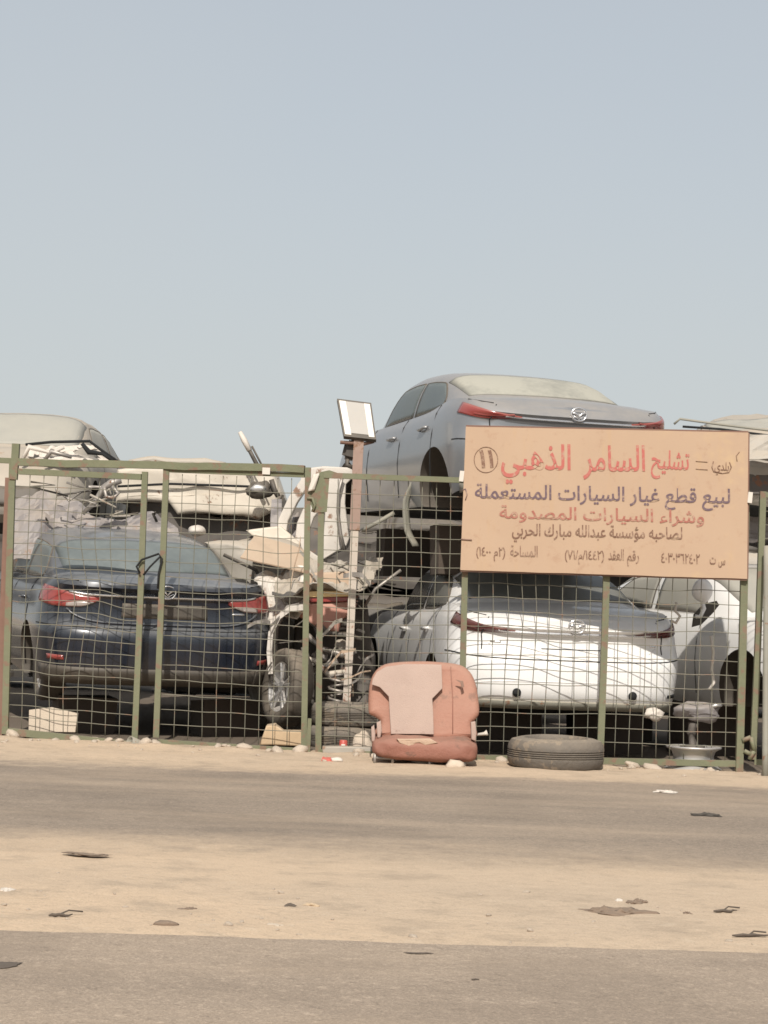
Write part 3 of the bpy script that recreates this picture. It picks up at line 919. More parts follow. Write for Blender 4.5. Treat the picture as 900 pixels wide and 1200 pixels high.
# ---- signboard
SO = -.085
sbl, sbr, stl, str_ = fp(539.5, 668, SO), fp(875.5, 678.5, SO), fp(546, 500, SO - .02), fp(877, 507, SO - .02)
sg = empty('signboard', lerp(sbl, sbr, .5), 'tan painted signboard with red and dark Arabic lettering wired onto the fence', 'sign')
ex = (sbr - sbl).normalized(); ez = ((stl - sbl) - ex * (stl - sbl).dot(ex)).normalized(); ny = ez.cross(ex)
ny = ny if ny.y < 0 else -ny
SW, SH = (sbr - sbl).length, (stl - sbl).length
def sp_(s, t): return lerp(lerp(sbl, sbr, s), lerp(stl, str_, s), t)
def board(s, t):
    e = .004 * noise.noise(Vector((s * 9, t * 9, 2))) * (1 if min(s, t, 1 - s, 1 - t) < .02 else 0)
    return sp_(s, t) + ez * e + ny * (.004 * math.sin(s * 3.14) + .003 * noise.noise(Vector((s * 4, t * 3, 5))))
m = bpy.data.materials.new('tan sign paint'); m.use_nodes = True
nt = m.node_tree; b = nt.nodes['Principled BSDF']; b.inputs['Roughness'].default_value = .75
tc = node(nt, 'ShaderNodeTexCoord').outputs['Object']
c_ = mixc(nt, noi(nt, tc, 1.6, 5, .6, 3), (.40, .272, .182), (.465, .33, .225))
mp = node(nt, 'ShaderNodeMapping'); nt.links.new(tc, mp.inputs[0]); mp.inputs['Scale'].default_value = (7, 7, .8)
c_ = mixc(nt, mth(nt, 'MULTIPLY', ramp(nt, noi(nt, mp.outputs[0], 1.5, 5, .6, 5), .55, .75), .35), c_, (.47, .30, .15))
c_ = mixc(nt, mth(nt, 'MULTIPLY', ramp(nt, noi(nt, tc, 9, 6, .72, 8), .54, .70), .55), c_, (.36, .22, .14))
sx = node(nt, 'ShaderNodeSeparateXYZ'); nt.links.new(tc, sx.inputs[0])
c_ = mixc(nt, mth(nt, 'MULTIPLY', ramp(nt, noi(nt, tc, 2.3, 4, .6, 12), .5, .68), mth(nt, 'MULTIPLY', ramp(nt, sx.outputs[0], .25, .9), .5)), c_, (.60, .43, .21))
nt.links.new(c_, b.inputs['Base Color'])
M['sign'] = m
mb = MB(); mb.grid(board, 40, 20, True, .007); mb.build('board', M['sign'], sg, world=True, sharp=40)
mb = MB()
for s0, t0, s1, t1 in ((0, 0, 1, 0), (0, 1, 1, 1), (1, 0, 1, 1)):
    mb = MB(); mb.tube([sp_(lerp(s0, s1, i / 8), lerp(t0, t1, i / 8)) - ny * .012 + ez * ((-.004 if t0 == 0 else .004) if s0 != s1 else 0) for i in range(9)], .009, 4, sq=True)
    mb.build('frame', M['rusty'], sg, world=True)
def sign_mat(nm, col, keep):
    m = bpy.data.materials.new(nm); m.use_nodes = True
    nt = m.node_tree; b = nt.nodes['Principled BSDF']; b.inputs['Roughness'].default_value = .75
    tc = node(nt, 'ShaderNodeTexCoord').outputs['Object']
    f = ramp(nt, noi(nt, tc, 22, 6, .7, 2), keep - .12, keep + .12)
    nt.links.new(mixc(nt, f, col, (.42, .295, .208)), b.inputs['Base Color'])
    return m
SM = dict(red=sign_mat('faded red lettering', (.43, .12, .095), .60), red2=sign_mat('pale red lettering', (.34, .12, .085), .56),
          navy=sign_mat('dark purple lettering', (.13, .085, .10), .60), brown=sign_mat('brown lettering', (.18, .095, .06), .57))
FORMS = {'ا': (0xFE8D, 0xFE8E, 0, 0), 'ب': (0xFE8F, 0xFE90, 0xFE91, 0xFE92), 'ة': (0xFE93, 0xFE94, 0, 0), 'ت': (0xFE95, 0xFE96, 0xFE97, 0xFE98),
 'ج': (0xFE9D, 0xFE9E, 0xFE9F, 0xFEA0), 'ح': (0xFEA1, 0xFEA2, 0xFEA3, 0xFEA4), 'د': (0xFEA9, 0xFEAA, 0, 0), 'ذ': (0xFEAB, 0xFEAC, 0, 0), 'ر': (0xFEAD, 0xFEAE, 0, 0),
 'س': (0xFEB1, 0xFEB2, 0xFEB3, 0xFEB4), 'ش': (0xFEB5, 0xFEB6, 0xFEB7, 0xFEB8), 'ص': (0xFEB9, 0xFEBA, 0xFEBB, 0xFEBC), 'ط': (0xFEC1, 0xFEC2, 0xFEC3, 0xFEC4),
 'ع': (0xFEC9, 0xFECA, 0xFECB, 0xFECC), 'غ': (0xFECD, 0xFECE, 0xFECF, 0xFED0), 'ق': (0xFED5, 0xFED6, 0xFED7, 0xFED8), 'ك': (0xFED9, 0xFEDA, 0xFEDB, 0xFEDC),
 'ل': (0xFEDD, 0xFEDE, 0xFEDF, 0xFEE0), 'م': (0xFEE1, 0xFEE2, 0xFEE3, 0xFEE4), 'ه': (0xFEE9, 0xFEEA, 0xFEEB, 0xFEEC), 'و': (0xFEED, 0xFEEE, 0, 0),
 'ي': (0xFEF1, 0xFEF2, 0xFEF3, 0xFEF4), 'ؤ': (0xFE85, 0xFE86, 0, 0), 'ء': (0xFE80, 0, 0, 0)}
def shape(t):
    out = []
    for i, c in enumerate(t):
        f = FORMS.get(c)
        if not f: out.append(c); continue
        p = FORMS.get(t[i - 1]) if i else None; n = FORMS.get(t[i + 1]) if i + 1 < len(t) else None
        jp = bool(p and p[2] and f[1]); jn = bool(f[2] and n and n[1])
        out.append(chr(f[3 if jp and jn else 1 if jp else 2 if jn else 0]))
    return ''.join(reversed(out))
def sign_local(px, py):
    p = fp(px, py, SO) - sbl
    return p.dot(ex), p.dot(ez)
def write(txt, x0, x1, base_l, base_r, alef_px, m, bold=.02, raw=False):
    cu = bpy.data.curves.new('lettering', 'FONT')
    cu.body = txt if raw else shape(txt); cu.offset = bold * .45; cu.resolution_u = 4; cu.extrude = .004
    o = bpy.data.objects.new('tmp', cu); C.objects.link(o)
    dg = bpy.context.evaluated_depsgraph_get(); dg.update()
    me = bpy.data.meshes.new_from_object(o.evaluated_get(dg))
    bpy.data.objects.remove(o); bpy.data.curves.remove(cu)
    bm = bmesh.new(); bm.from_mesh(me); bpy.data.meshes.remove(me)
    xs = [v.co.x for v in bm.verts]; mn, mx = min(xs), max(xs)
    a = Vector(sign_local(x0, base_l)); b = Vector(sign_local(x1, base_r))
    wdt = (b - a).length; u = (b - a).normalized(); vv = Vector((-u.y, u.x))
    hs = alef_px * .00675 / .735
    # neighbouring letters overlap where they join: seat each on its own hair-thin step
    seen = set(); k = 0
    for v in bm.verts:
        if v in seen: continue
        st = [v]; seen.add(v); comp = []
        while st:
            q = st.pop(); comp.append(q)
            for e in q.link_edges:
                o2 = e.other_vert(q)
                if o2 not in seen: seen.add(o2); st.append(o2)
        for q in comp:
            q.co.z = q.co.z * .5 + (k % 5) * .00035
        k += 1
    for v in bm.verts:
        s = (v.co.x - mn) / (mx - mn) * wdt; h = v.co.y * hs
        l2 = a + u * s + vv * h
        p = sp_(max(0, min(1, l2.x / SW)), max(0, min(1, l2.y / SH)))
        s_, t_ = l2.x / SW, l2.y / SH
        v.co = board(s_, t_) + ny * (.0085 + v.co.z)
    mb = MB(); mb.bm.free(); mb.bm = bm
    return mb.build('lettering', m, sg, world=True)
write('تشليح', 764, 809, 549, 551, 22, SM['red'], .028)
write('السامر', 684, 757, 552, 552, 30, SM['red'], .035)
write('الذهبي', 587, 669, 549.5, 550.5, 30, SM['red'], .035)
write('لبيع قطع غيار السيارات المستعملة', 556, 857, 583.5, 590, 17, SM['navy'], .032)
write('وشراء السيارات المصدومة', 585, 826, 607, 613, 15, SM['red2'], .03)
write('لصاحبه مؤسسة عبدالله مبارك الحربي', 600, 800, 627, 632, 14, SM['brown'], .028)
write('(٢م ١٤٠٠)'[::-1].translate(str.maketrans('()', ')(')) if 0 else '(١٤٠٠ م٢)', 558, 592, 651, 652, 11, SM['brown'], .02, True)
write('المساحة', 598, 630, 652, 652.5, 13, SM['brown'], .022)
write('(٧١/م/١٤٤٢)', 662, 708, 655, 656, 11, SM['brown'], .02, True)
write('العقد', 713, 731, 656, 656.5, 13, SM['brown'], .022)
write('رقم', 735, 749, 657, 657, 12, SM['brown'], .022)
write('٤٠٣٠٣٦٢٤٠٢', 775, 820, 659, 661, 12, SM['brown'], .02, True)
write('ت', 832, 839, 661, 661, 11, SM['brown'], .03)
write('س', 842, 850, 661.5, 662, 10, SM['brown'], .03)
write('١١', 561, 578, 548, 548, 22, SM['brown'], .03, True)
def sign_stroke(pts, r, m, name):
    mb = MB()
    q = []
    for x, y in pts:
        a = sign_local(x, y); q.append(board(a[0] / SW, a[1] / SH) + ny * .010)
    mb.tube(q, r, 5); return mb.build(name, m, sg, world=True)
sign_stroke([(569 + 14 * math.cos(i / 12 * math.pi), 539 + 15 * math.sin(i / 12 * math.pi)) for i in range(25)], .0028, SM['brown'], 'number_ring')
sign_stroke([(838, 541), (836, 548), (838, 553), (848, 555), (856, 554), (859, 548), (857, 542)], .004, SM['brown'], 'emblem_bracket')
write('بلدي', 839, 856, 551, 552, 10, SM['brown'], .02)
sign_stroke([(817, 541), (831, 542)], .0025, SM['brown'], 'faint_line')
sign_stroke([(817, 550), (831, 551)], .0025, SM['brown'], 'faint_line')
sign_stroke([(540, 575), (545, 573), (547, 580), (545, 586)], .004, SM['navy'], 'scribble')
sign_stroke([(540, 632), (553, 633)], .006, M['rusty'], 'tie_wire')
sign_stroke([(869, 530), (865, 535), (866, 541)], .003, SM['brown'], 'crack')
for x, y in ((541, 558), (879, 583)):
    mb = MB(); mb.box(fp(x, y, SO - .02), (.035, .012, .085), Matrix.Rotation(R(4), 3, 'Y'))
    mb.build('tie_tag', M['plastic_w'], sg, world=True)

# ------------------------------------------------------------------ wrecks and scrap behind the fence
def blob(c, r, seed, amp=.3, sub=3, flat=None):
    mb = MB()
    bmesh.ops.create_icosphere(mb.bm, subdivisions=sub, radius=1)
    for v in mb.bm.verts:
        p = v.co.copy()
        n = noise.noise(p * 1.3 + Vector((seed, 0, 0))) + .5 * noise.noise(p * 3 + Vector((0, seed, 0)))
        p *= 1 + amp * n
        if flat is not None and p.z < flat: p.z = flat
        v.co = Vector(c) + Vector((p.x * r[0], p.y * r[1], p.z * r[2]))
    for f in mb.bm.faces: f.smooth = True
    return mb
def outline(pts, depth, bevel=0.0, holes=(), fn=None, res=3):
    """filled flat outline (local x, z) with holes, given thickness along y and rounded edges; fn maps (x, y, z) to the world"""
    cu = bpy.data.curves.new('o', 'CURVE'); cu.dimensions = '2D'; cu.fill_mode = 'BOTH'
    cu.extrude = max(.0005, depth / 2 - bevel); cu.bevel_depth = bevel; cu.bevel_resolution = res; cu.offset = -bevel
    for loop in [pts] + list(holes):
        s = cu.splines.new('POLY'); s.points.add(len(loop) - 1)
        for q, (x, y) in zip(s.points, loop): q.co = (x, y, 0, 1)
        s.use_cyclic_u = True
    o = bpy.data.objects.new('o', cu); C.objects.link(o)
    bpy.context.view_layer.update(); dg = bpy.context.evaluated_depsgraph_get(); dg.update()
    me = bpy.data.meshes.new_from_object(o.evaluated_get(dg))
    bpy.data.objects.remove(o); bpy.data.curves.remove(cu)
    mb = MB(); mb.bm.from_mesh(me); bpy.data.meshes.remove(me)
    bmesh.ops.remove_doubles(mb.bm, verts=mb.bm.verts, dist=1e-4)
    for v in mb.bm.verts:
        x, y, z = v.co
        v.co = Vector(fn(x, -z, y)) if fn else Vector((x, -z, y))
    return mb
def smooth_loop(pts, n=4):
    """closed Catmull-Rom through the points"""
    out = []; N = len(pts)
    for i in range(N):
        p0, p1, p2, p3 = [Vector(pts[(i + k) % N]) for k in (-1, 0, 1, 2)]
        for j in range(n):
            t = j / n
            q = .5 * ((2 * p1) + (p2 - p0) * t + (2 * p0 - 5 * p1 + 4 * p2 - p3) * t * t + (3 * p1 - p0 - 3 * p2 + p3) * t ** 3)
            out.append((q.x, q.y))
    return out
def px_outline(px, Y, depth, bevel=0.0, holes=(), crumple=0.0, seed=0, tilt=0.0, cuts=0, sm=False):
    """a cut-out seen at depth Y, with its own thickness going back"""
    z0 = at(px[0][0], px[0][1], Y).z
    def loc(l):
        q = [(at(x, y, Y).x, at(x, y, Y).z) for x, y in l]
        return smooth_loop(q) if sm else q
    def fn(x, y, z):
        p = Vector((x, Y + depth / 2 + y + tilt * (z - z0), z))
        return p
    mb = outline(loc(px), depth, bevel, [loc(h) for h in holes], fn)
    if crumple:
        if cuts:
            bmesh.ops.triangulate(mb.bm, faces=mb.bm.faces)
            for _ in range(cuts):
                ed = [e for e in mb.bm.edges if e.calc_length() > .12]
                if ed: bmesh.ops.subdivide_edges(mb.bm, edges=ed, cuts=1)
                bmesh.ops.triangulate(mb.bm, faces=mb.bm.faces)
        for v in mb.bm.verts:
            p = v.co; s_ = Vector((seed * 3.1, 0, seed))
            v.co = p + Vector((noise.noise(p * 2.2 + s_), 1.6 * noise.noise(p * 2.6 + s_ * 2), noise.noise(p * 2.4 + s_ * 3))) * crumple \
                 + Vector((0, noise.noise(p * 9 + s_), .5 * noise.noise(p * 8 + s_))) * crumple * .35
    return mb
def sheet(tl, tr, br, bl, amp=.08, seed=0, nu=40, nv=24, thick=.004, folds=3.0, hole=0.0, top=None):
    """crumpled sheet metal between four world points"""
    tl, tr, br, bl = map(Vector, (tl, tr, br, bl))
    n = (tr - tl).cross(bl - tl).normalized()
    def fn(s, t):
        p = lerp(lerp(bl, br, s), lerp(tl, tr, s), t)
        if top: p = p + (tl - bl) * (top(s) * t)
        q = p * folds + Vector((seed * 5, seed, 0))
        r1 = 1 - abs(noise.noise(q)) * 2.2; r2 = 1 - abs(noise.noise(q * 2.3 + Vector((3, 1, 7)))) * 2
        e = noise.noise(q * 5)
        return p + n * (amp * (r1 * .7 + r2 * .35)) + Vector((noise.noise(q * 1.5), 0, noise.noise(q * 1.4 + Vector((9, 9, 9))))) * amp * .35 + n * e * amp * .12
    mb = MB(); mb.grid(fn, max(8, int(nu * .6)), max(6, int(nv * .6)), False, thick)
    if hole:
        kill = [f for f in mb.bm.faces if noise.noise(f.calc_center_median() * 9 + Vector((seed, 2, 2))) > hole]
        bmesh.ops.delete(mb.bm, geom=kill, context='FACES')
    return mb

# dark crushed stack that closes the view behind
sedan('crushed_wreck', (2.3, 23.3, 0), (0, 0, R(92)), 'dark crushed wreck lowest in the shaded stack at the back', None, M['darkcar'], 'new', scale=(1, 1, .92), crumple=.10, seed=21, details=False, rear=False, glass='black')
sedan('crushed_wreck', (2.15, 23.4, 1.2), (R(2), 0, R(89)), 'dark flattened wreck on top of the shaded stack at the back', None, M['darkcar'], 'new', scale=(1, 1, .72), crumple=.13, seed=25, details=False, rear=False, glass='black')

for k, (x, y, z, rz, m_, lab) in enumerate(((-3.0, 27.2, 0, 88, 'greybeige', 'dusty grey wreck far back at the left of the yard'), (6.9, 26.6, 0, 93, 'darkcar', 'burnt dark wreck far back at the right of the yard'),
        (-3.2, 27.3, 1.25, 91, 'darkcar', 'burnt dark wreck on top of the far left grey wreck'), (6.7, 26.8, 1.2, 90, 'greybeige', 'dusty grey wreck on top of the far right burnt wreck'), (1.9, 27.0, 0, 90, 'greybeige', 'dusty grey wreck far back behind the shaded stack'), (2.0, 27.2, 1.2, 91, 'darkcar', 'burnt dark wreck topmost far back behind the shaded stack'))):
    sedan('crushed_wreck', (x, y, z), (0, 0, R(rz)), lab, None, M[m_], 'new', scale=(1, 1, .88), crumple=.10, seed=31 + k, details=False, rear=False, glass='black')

# supports of the stacked saloon: two timbers across the white roof
for k, (px_, py_, Yd) in enumerate(((600, 640, 18.7), (585, 640, 20.3))):
    p = Vector((1.53 - .30 * (Yd - 17.2), Yd, 1.72))
    mb = MB(); mb.box(p, (1.3, .26, .44), Matrix.Rotation(R(17), 3, 'Z'), .01)
    single('timber_block', mb, M['timberdark'], ('dark timber block under the silver sedan towards its tail', 'dark timber block under the silver sedan towards its nose')[k], 'block', p)
mb = MB(); mb.grid(lambda s, t: at(tab([(0, 484), (.4, 472), (.75, 474), (1, 484)], s) + 7 * t, lerp(560, 640, s), 18.3 + .05 * t), 18, 3, True, .006)
single('arch_liner', mb, M['greypipe'], 'grey arch liner hanging out of the silver wheel arch', 'liner', at(476, 600, 18.3))
mb = MB(); mb.tube([at(x, y, 18.6) for x, y in ((424, 622), (445, 611), (462, 601))], .02, 5)
single('hanging_bar', mb, M['greypipe'], 'slanting grey bar hanging under the silver door', 'bar', at(424, 622, 18.6))
# blocks under the navy car and the others
for k, (x, y) in enumerate(((-2.55, 18.45), (-1.35, 18.7))):
    mb = MB(); mb.box((x, y, .16), (.5, .34, .32), Matrix.Rotation(R(18 + 9 * k), 3, 'Z'), .015)
    single('timber_block', mb, M['timberdark'], ('dark block under the navy sedan near its left wheel', 'dark block under the navy sedan near its right wheel')[k], 'block', (x, y, 0))

for x, y, h, rz, lab in ((1.1, 18.3, .36, 10, 'dark block under the white sedan near its left rear corner'), (2.0, 18.5, .36, 4, 'dark block under the white sedan near its right rear corner'), (2.95, 18.7, .47, 20, 'dark block under the front of the white car facing the road'), (2.3, 20.4, .47, 24, 'dark block under the rear of the white car facing the road')):
    mb = MB(); mb.box((x, y, h / 2), (.6, .4, h), Matrix.Rotation(R(rz), 3, 'Z'), .012)
    single('timber_block', mb, M['timberdark'], lab, 'block', (x, y, 0))
# beige wreck: torn metal at its bonnet edge
mb = sheet(at(34, 519, 20.5), at(108, 516, 20.5), at(140, 543, 20.4), at(28, 541, 20.3), .07, 4, 44, 14, .005, 5.0, .22)
single('torn_metal', mb, M['plastic_w'], 'torn white metal panel with ragged holes below the beige windscreen', 'scrap panel', at(80, 541, 20.4))
mb = MB(); mb.tube([at(x, y, 20.3) for x, y in ((30, 521), (60, 518), (105, 517), (118, 527), (138, 541))], .014, 6)
single('trim_strip', mb, M['seam'], 'dark trim strip along the top of the torn white metal', 'trim', at(105, 517, 20.3))
for k, pts in enumerate((((26, 540), (34, 524), (60, 531), (75, 524)), ((96, 520), (104, 530), (120, 532), (132, 540)), ((52, 540), (60, 529), (84, 536)))):
    mb = MB(); mb.tube([at(x, y, 20.25) for x, y in pts], [.02, .03, .018, .02][:len(pts)], 5)
    single('torn_brace', mb, M[('plastic_w', 'seam', 'steel')[k]], ('bent white brace at the left end of the torn white metal', 'dark bent brace at the right end of the torn white metal', 'rusty brace in the middle of the torn white metal')[k], 'brace', at(*pts[0], 20.25))
# crushed grey metal heaped on the navy car
tp = lambda s: tab([(0, 0), (.12, .12), (.17, .26), (.22, .12), (.45, -.12), (.5, -.28), (.62, -.30), (.8, -.22), (1, -.42)], s)
mb = sheet(at(14, 583, 19.9), at(210, 585, 20.1), at(212, 652, 19.7), at(8, 652, 19.4), .085, 2, 60, 30, .004, 3.2, .62, tp)
single('crushed_metal_sheet', mb, M['grey'], 'big sheet of crushed grey metal heaped behind the navy roof', 'scrap panel', at(110, 650, 19.6))
mb = MB()
mb.tube([at(x, y, 19.5) for x, y in ((97, 602), (112, 588), (122, 571), (131, 566), (142, 563))], [.02, .028, .03, .04, .03], 7)
mb.tube([at(x, y, 19.45) for x, y in ((122, 571), (124, 582), (133, 584), (139, 578), (131, 570))], .018, 6)
single('bent_bracket', mb, M['steel'], 'bent dark bracket sticking out of the crushed grey metal', 'bracket', at(120, 580, 19.5))

# cream body shell on its dark underbody
cs = empty('body_shell', at(230, 628, 21.2), 'long cream body shell with dark underside lying behind the navy sedan', 'car shell')
mb = px_outline([(136, 549), (200, 545), (262, 546), (320, 549), (330, 580), (322, 597), (302, 609), (286, 604), (206, 602), (196, 588), (136, 588)], 20.9, 1.4, .05, crumple=.03, seed=2, cuts=3)
mb.build('panel', M['cream'], cs, world=True, sharp=40)
mb = px_outline([(150, 588), (196, 588), (206, 601), (286, 603), (302, 607), (322, 598), (330, 640), (318, 668), (160, 668)], 21.1, 1.0, .03, crumple=.07, seed=5, cuts=3)
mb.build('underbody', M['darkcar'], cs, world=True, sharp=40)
mb = MB(); mb.tube([at(x, y, 20.86) for x, y in ((138, 570), (200, 567), (262, 569), (318, 571))], .012, 6); mb.build('moulding', M['seam'], cs, world=True)
mb = px_outline([(150, 538), (180, 534), (240, 535), (262, 541), (268, 550), (140, 550)], 21.8, .9, .04, crumple=.03, seed=3, cuts=2)
single('roof_panel', mb, M['greybeige'], 'low dusty roof panel showing above the cream body shell', 'scrap panel', at(200, 550, 21.8))
# pole of trim sticking up
a, b = at(307, 556, 20.6), at(281, 506, 20.6)
tr_ = empty('trim_strut', a, 'thin black and white strut sticking up against the sky', 'strut')
mb = MB(); mb.tube([lerp(a, b, t) + Vector((0, 0, 0)) for t in (0, .2, .4, .6)], [.024, .022, .02, .02], 6); mb.tube([lerp(a, b, t) + Vector((.035, 0, .02)) for t in (-.05, .3, .62)], .010, 6); mb.build('bar', M['black'], tr_, world=True)
mb = MB(); mb.tube([lerp(a, b, t) for t in (.56, .8, 1)], [.026, .03, .02], 6); mb.build('tip', M['plastic_w'], tr_, world=True)
# broken lamp unit
c = at(305, 574, 20.6)
lu = empty('broken_lamp', c, 'broken dark lamp unit lying against the cream body shell', 'lamp unit')
mb = blob(c, (.13, .07, .085), 5, .35); mb.build('housing', M['black'], lu, world=True)
mb = blob(c + Vector((-.02, -.06, .01)), (.08, .03, .04), 9, .25, 2); mb.build('reflector', M['alloy'], lu, world=True)
mb = MB(); mb.tube([at(x, y, 20.55) for x, y in ((318, 562), (322, 575), (326, 582))], .025, 6); mb.build('bracket', M['black'], lu, world=True)
mb = sheet(at(318, 585, 20.5), at(330, 585, 20.5), at(330, 626, 20.4), at(316, 622, 20.4), .03, 12, 10, 16)
single('bent_strip', mb, M['grey'], 'narrow bent grey strip hanging below the broken lamp', 'scrap panel', at(322, 622, 20.5))

# white cabin shell
ws = empty('cabin_shell', at(365, 655, 20.2), 'white cut cabin shell with open door frames left of the lamp pole', 'car shell')
O = [(321, 642), (327, 608), (338, 582), (352, 562), (356, 549), (380, 546), (414, 548), (418, 556), (406, 568), (404, 590), (410, 632), (407, 640), (386, 652), (371, 660), (352, 650), (338, 645)]
H1 = [(334, 636), (338, 610), (348, 588), (357, 574), (357, 590), (348, 612), (345, 640)]
H2 = [(362, 645), (361, 625), (367, 606), (377, 594), (380, 600), (379, 632), (372, 652)]
for k, (Y, cr_) in enumerate(((20.0, .02), (21.3, .03))):
    mb = px_outline(O, Y, .07, .012, [H1, H2], crumple=cr_, seed=3 + k)
    mb.build('door_frame', M['white_old'], ws, world=True, sharp=40)
mb = sheet(at(352, 549, 20.05), at(352, 549, 20.05) + Vector((0, 1.3, 0)), at(416, 548, 20.05) + Vector((0, 1.3, 0)), at(416, 548, 20.05), .02, 6, 14, 14)
mb.build('roof', M['white_old'], ws, world=True)
mb = MB(); mb.tube([at(x, y, 19.9) for x, y in ((402, 556), (397, 575), (396, 600), (399, 625), (404, 645))], .016, 6); mb.build('door_seal', M['steel'], ws, world=True)
mb = blob(at(347, 622, 20.5), (.07, .3, .16), 7, .3); mb.build('seat_frame', M['grey'], ws, world=True)

# brown wreck filling the gap, tan panel on top
bw = empty('tan_wreck', gr(300, 862) + Vector((0, 1.5, 0)), 'dirty grey wreck squeezed between the navy sedan and the red wreck', 'car wreck')
mb = px_outline([(240, 640), (300, 632), (350, 642), (372, 668), (374, 700), (372, 862), (300, 858), (262, 720)], 19.3, 1.6, .06, crumple=.09, seed=9, cuts=3)
mb.build('body', M['greybeige'], bw, world=True, sharp=45)
mb = MB(); mb.tube([at(x, y, 19.1) for x, y in ((262, 650), (300, 668), (312, 690))], .016, 6); mb.build('hinge', M['black'], bw, world=True)
mb = blob(at(231, 622, 20.0), (.085, .2, .055), 3, .12, 3); single('bumper_piece', mb, M['plastic_w'], 'small white plastic bumper piece behind the navy back window', 'scrap', at(231, 627, 20))
mb = px_outline([(288, 622), (330, 616), (352, 636), (350, 640), (300, 632)], 19.9, .5, .02, crumple=.03, seed=4, cuts=2)
single('pale_panel', mb, M['cream'], 'pale sheet lying above the flat tan panel', 'scrap panel', at(320, 630, 19.9))
mb = sheet(at(299, 626, 19.2), at(357, 645, 19.2), at(362, 672, 18.7), at(282, 653, 18.7), .012, 7, 24, 16, .006)
single('tan_metal_sheet', mb, M['tan'], 'flat tan panel leaning over the heap right of the navy sedan', 'scrap panel', at(320, 660, 19))

# red and cream wreck behind the gate post
rw = empty('red_wreck', gr(380, 872) + Vector((0, 1.2, 0)), 'smashed faded red wreck with crumpled white bonnet behind the gate post', 'car wreck')
mb = px_outline([(350, 706), (424, 704), (432, 760), (438, 862), (352, 862), (340, 760)], 18.75, 1.7, .05, crumple=.08, seed=11, cuts=3)
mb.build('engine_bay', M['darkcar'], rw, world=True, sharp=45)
mb = px_outline([(349, 706), (418, 704), (412, 722), (399, 728), (396, 742), (372, 735), (350, 722)], 18.3, .35, .03, crumple=.02, seed=6, cuts=2)
mb.build('red_panel', M['pink'], rw, world=True, sharp=45)
mb = px_outline([(356, 672), (418, 670), (424, 690), (414, 694), (358, 694)], 18.35, .45, .02, crumple=.02, seed=7, cuts=2)
mb.build('tan_panel', M['tan'], rw, world=True, sharp=45)
mb = px_outline([(359, 693), (408, 692), (409, 699), (359, 700)], 18.27, .10, .01); lb = mb.build('lamp_bar', M['amber'], rw, world=True)
mb = px_outline([(362, 700.3), (408, 699.3), (407, 705), (364, 706)], 18.29, .08, .008); mb.build('red_lens', M['red'], lb, world=True)
mb = sheet(at(330, 660, 19.2), at(449, 650, 19.3), at(432, 682, 18.1), at(318, 690, 18.2), .085, 15, 60, 30, .004, 4.0)
mb.build('bonnet', M['greybeige'], rw, world=True)
mb = sheet(at(296, 668, 18.9), at(362, 664, 18.8), at(358, 712, 18.15), at(312, 722, 18.2), .085, 18, 44, 30, .004, 4.5)
mb.build('wing', M['white_old'], rw, world=True)
mb = MB()
arc = [at(x, y, 18.15) for x, y in ((320, 786), (318, 760), (320, 738), (329, 720), (343, 710), (360, 709))]
mb.grid(lambda s, t: lerp(arc[min(4, int(s * 5))], arc[min(4, int(s * 5)) + 1], s * 5 - min(4, int(s * 5))) + Vector((.03 * (t - .5), .5 * t - .1, .05 * (t - .5))), 25, 6, True, .02)
mb.build('wheel_arch', M['white_old'], rw, world=True)
mb = MB(); mb.grid(lambda s, t: at(345 + 30 * math.cos(math.pi * s), 765 - 48 * math.sin(math.pi * s), 18.45) + Vector((0, .45 * t, 0)), 18, 4, True, .01)
mb.build('arch_liner', M['grey'], rw, world=True)
# suspension and torn mechanical parts
hc = at(396, 812, 18.15)
mb = MB(); mb.tube([hc + Vector((.085 * math.cos(a), .085 * math.sin(a), .17 - .34 * i / 60)) for i, a in enumerate([i * 2 * math.pi * 4 / 60 for i in range(61)])], .014, 6)
mb.build('spring', M['steel'], rw, world=True)
for k, pts in enumerate((((360, 745), (378, 760), (402, 768), (418, 764)), ((352, 770), (370, 775), (384, 790), (410, 786)), ((366, 800), (380, 782), (396, 775)), ((372, 730), (384, 742), (410, 745), (424, 750)), ((356, 758), (362, 780), (358, 796)), ((384, 850), (396, 858), (410, 846)))):
    mb = MB(); mb.tube([at(x, y, 18.3 - .03 * k) for x, y in pts], [.03, .022, .03, .016][:len(pts)], 7)
    mb.build('control_arm', M[('steel', 'cream', 'steel', 'black', 'steel', 'cream')[k]], rw, world=True)
for k, (x, y, r) in enumerate(((374, 770, .07), (400, 756, .06), (368, 792, .055), (412, 730, .07))):
    mb = blob(at(x, y, 18.35), (r, r, r * .8), k * 3 + 1, .45); mb.build('hub_part', M[('steel', 'greybeige', 'steel', 'black')[k]], rw, world=True)
wr = make_wheel(rw, -1, Vector((0, 0, 0)), .335, .21)
wr.matrix_basis = wmat(rw).inverted() @ Matrix.Translation(at(337, 806, 18.05)) @ Matrix.Rotation(R(28), 4, 'Z') @ Matrix.Rotation(R(6), 4, 'Y')
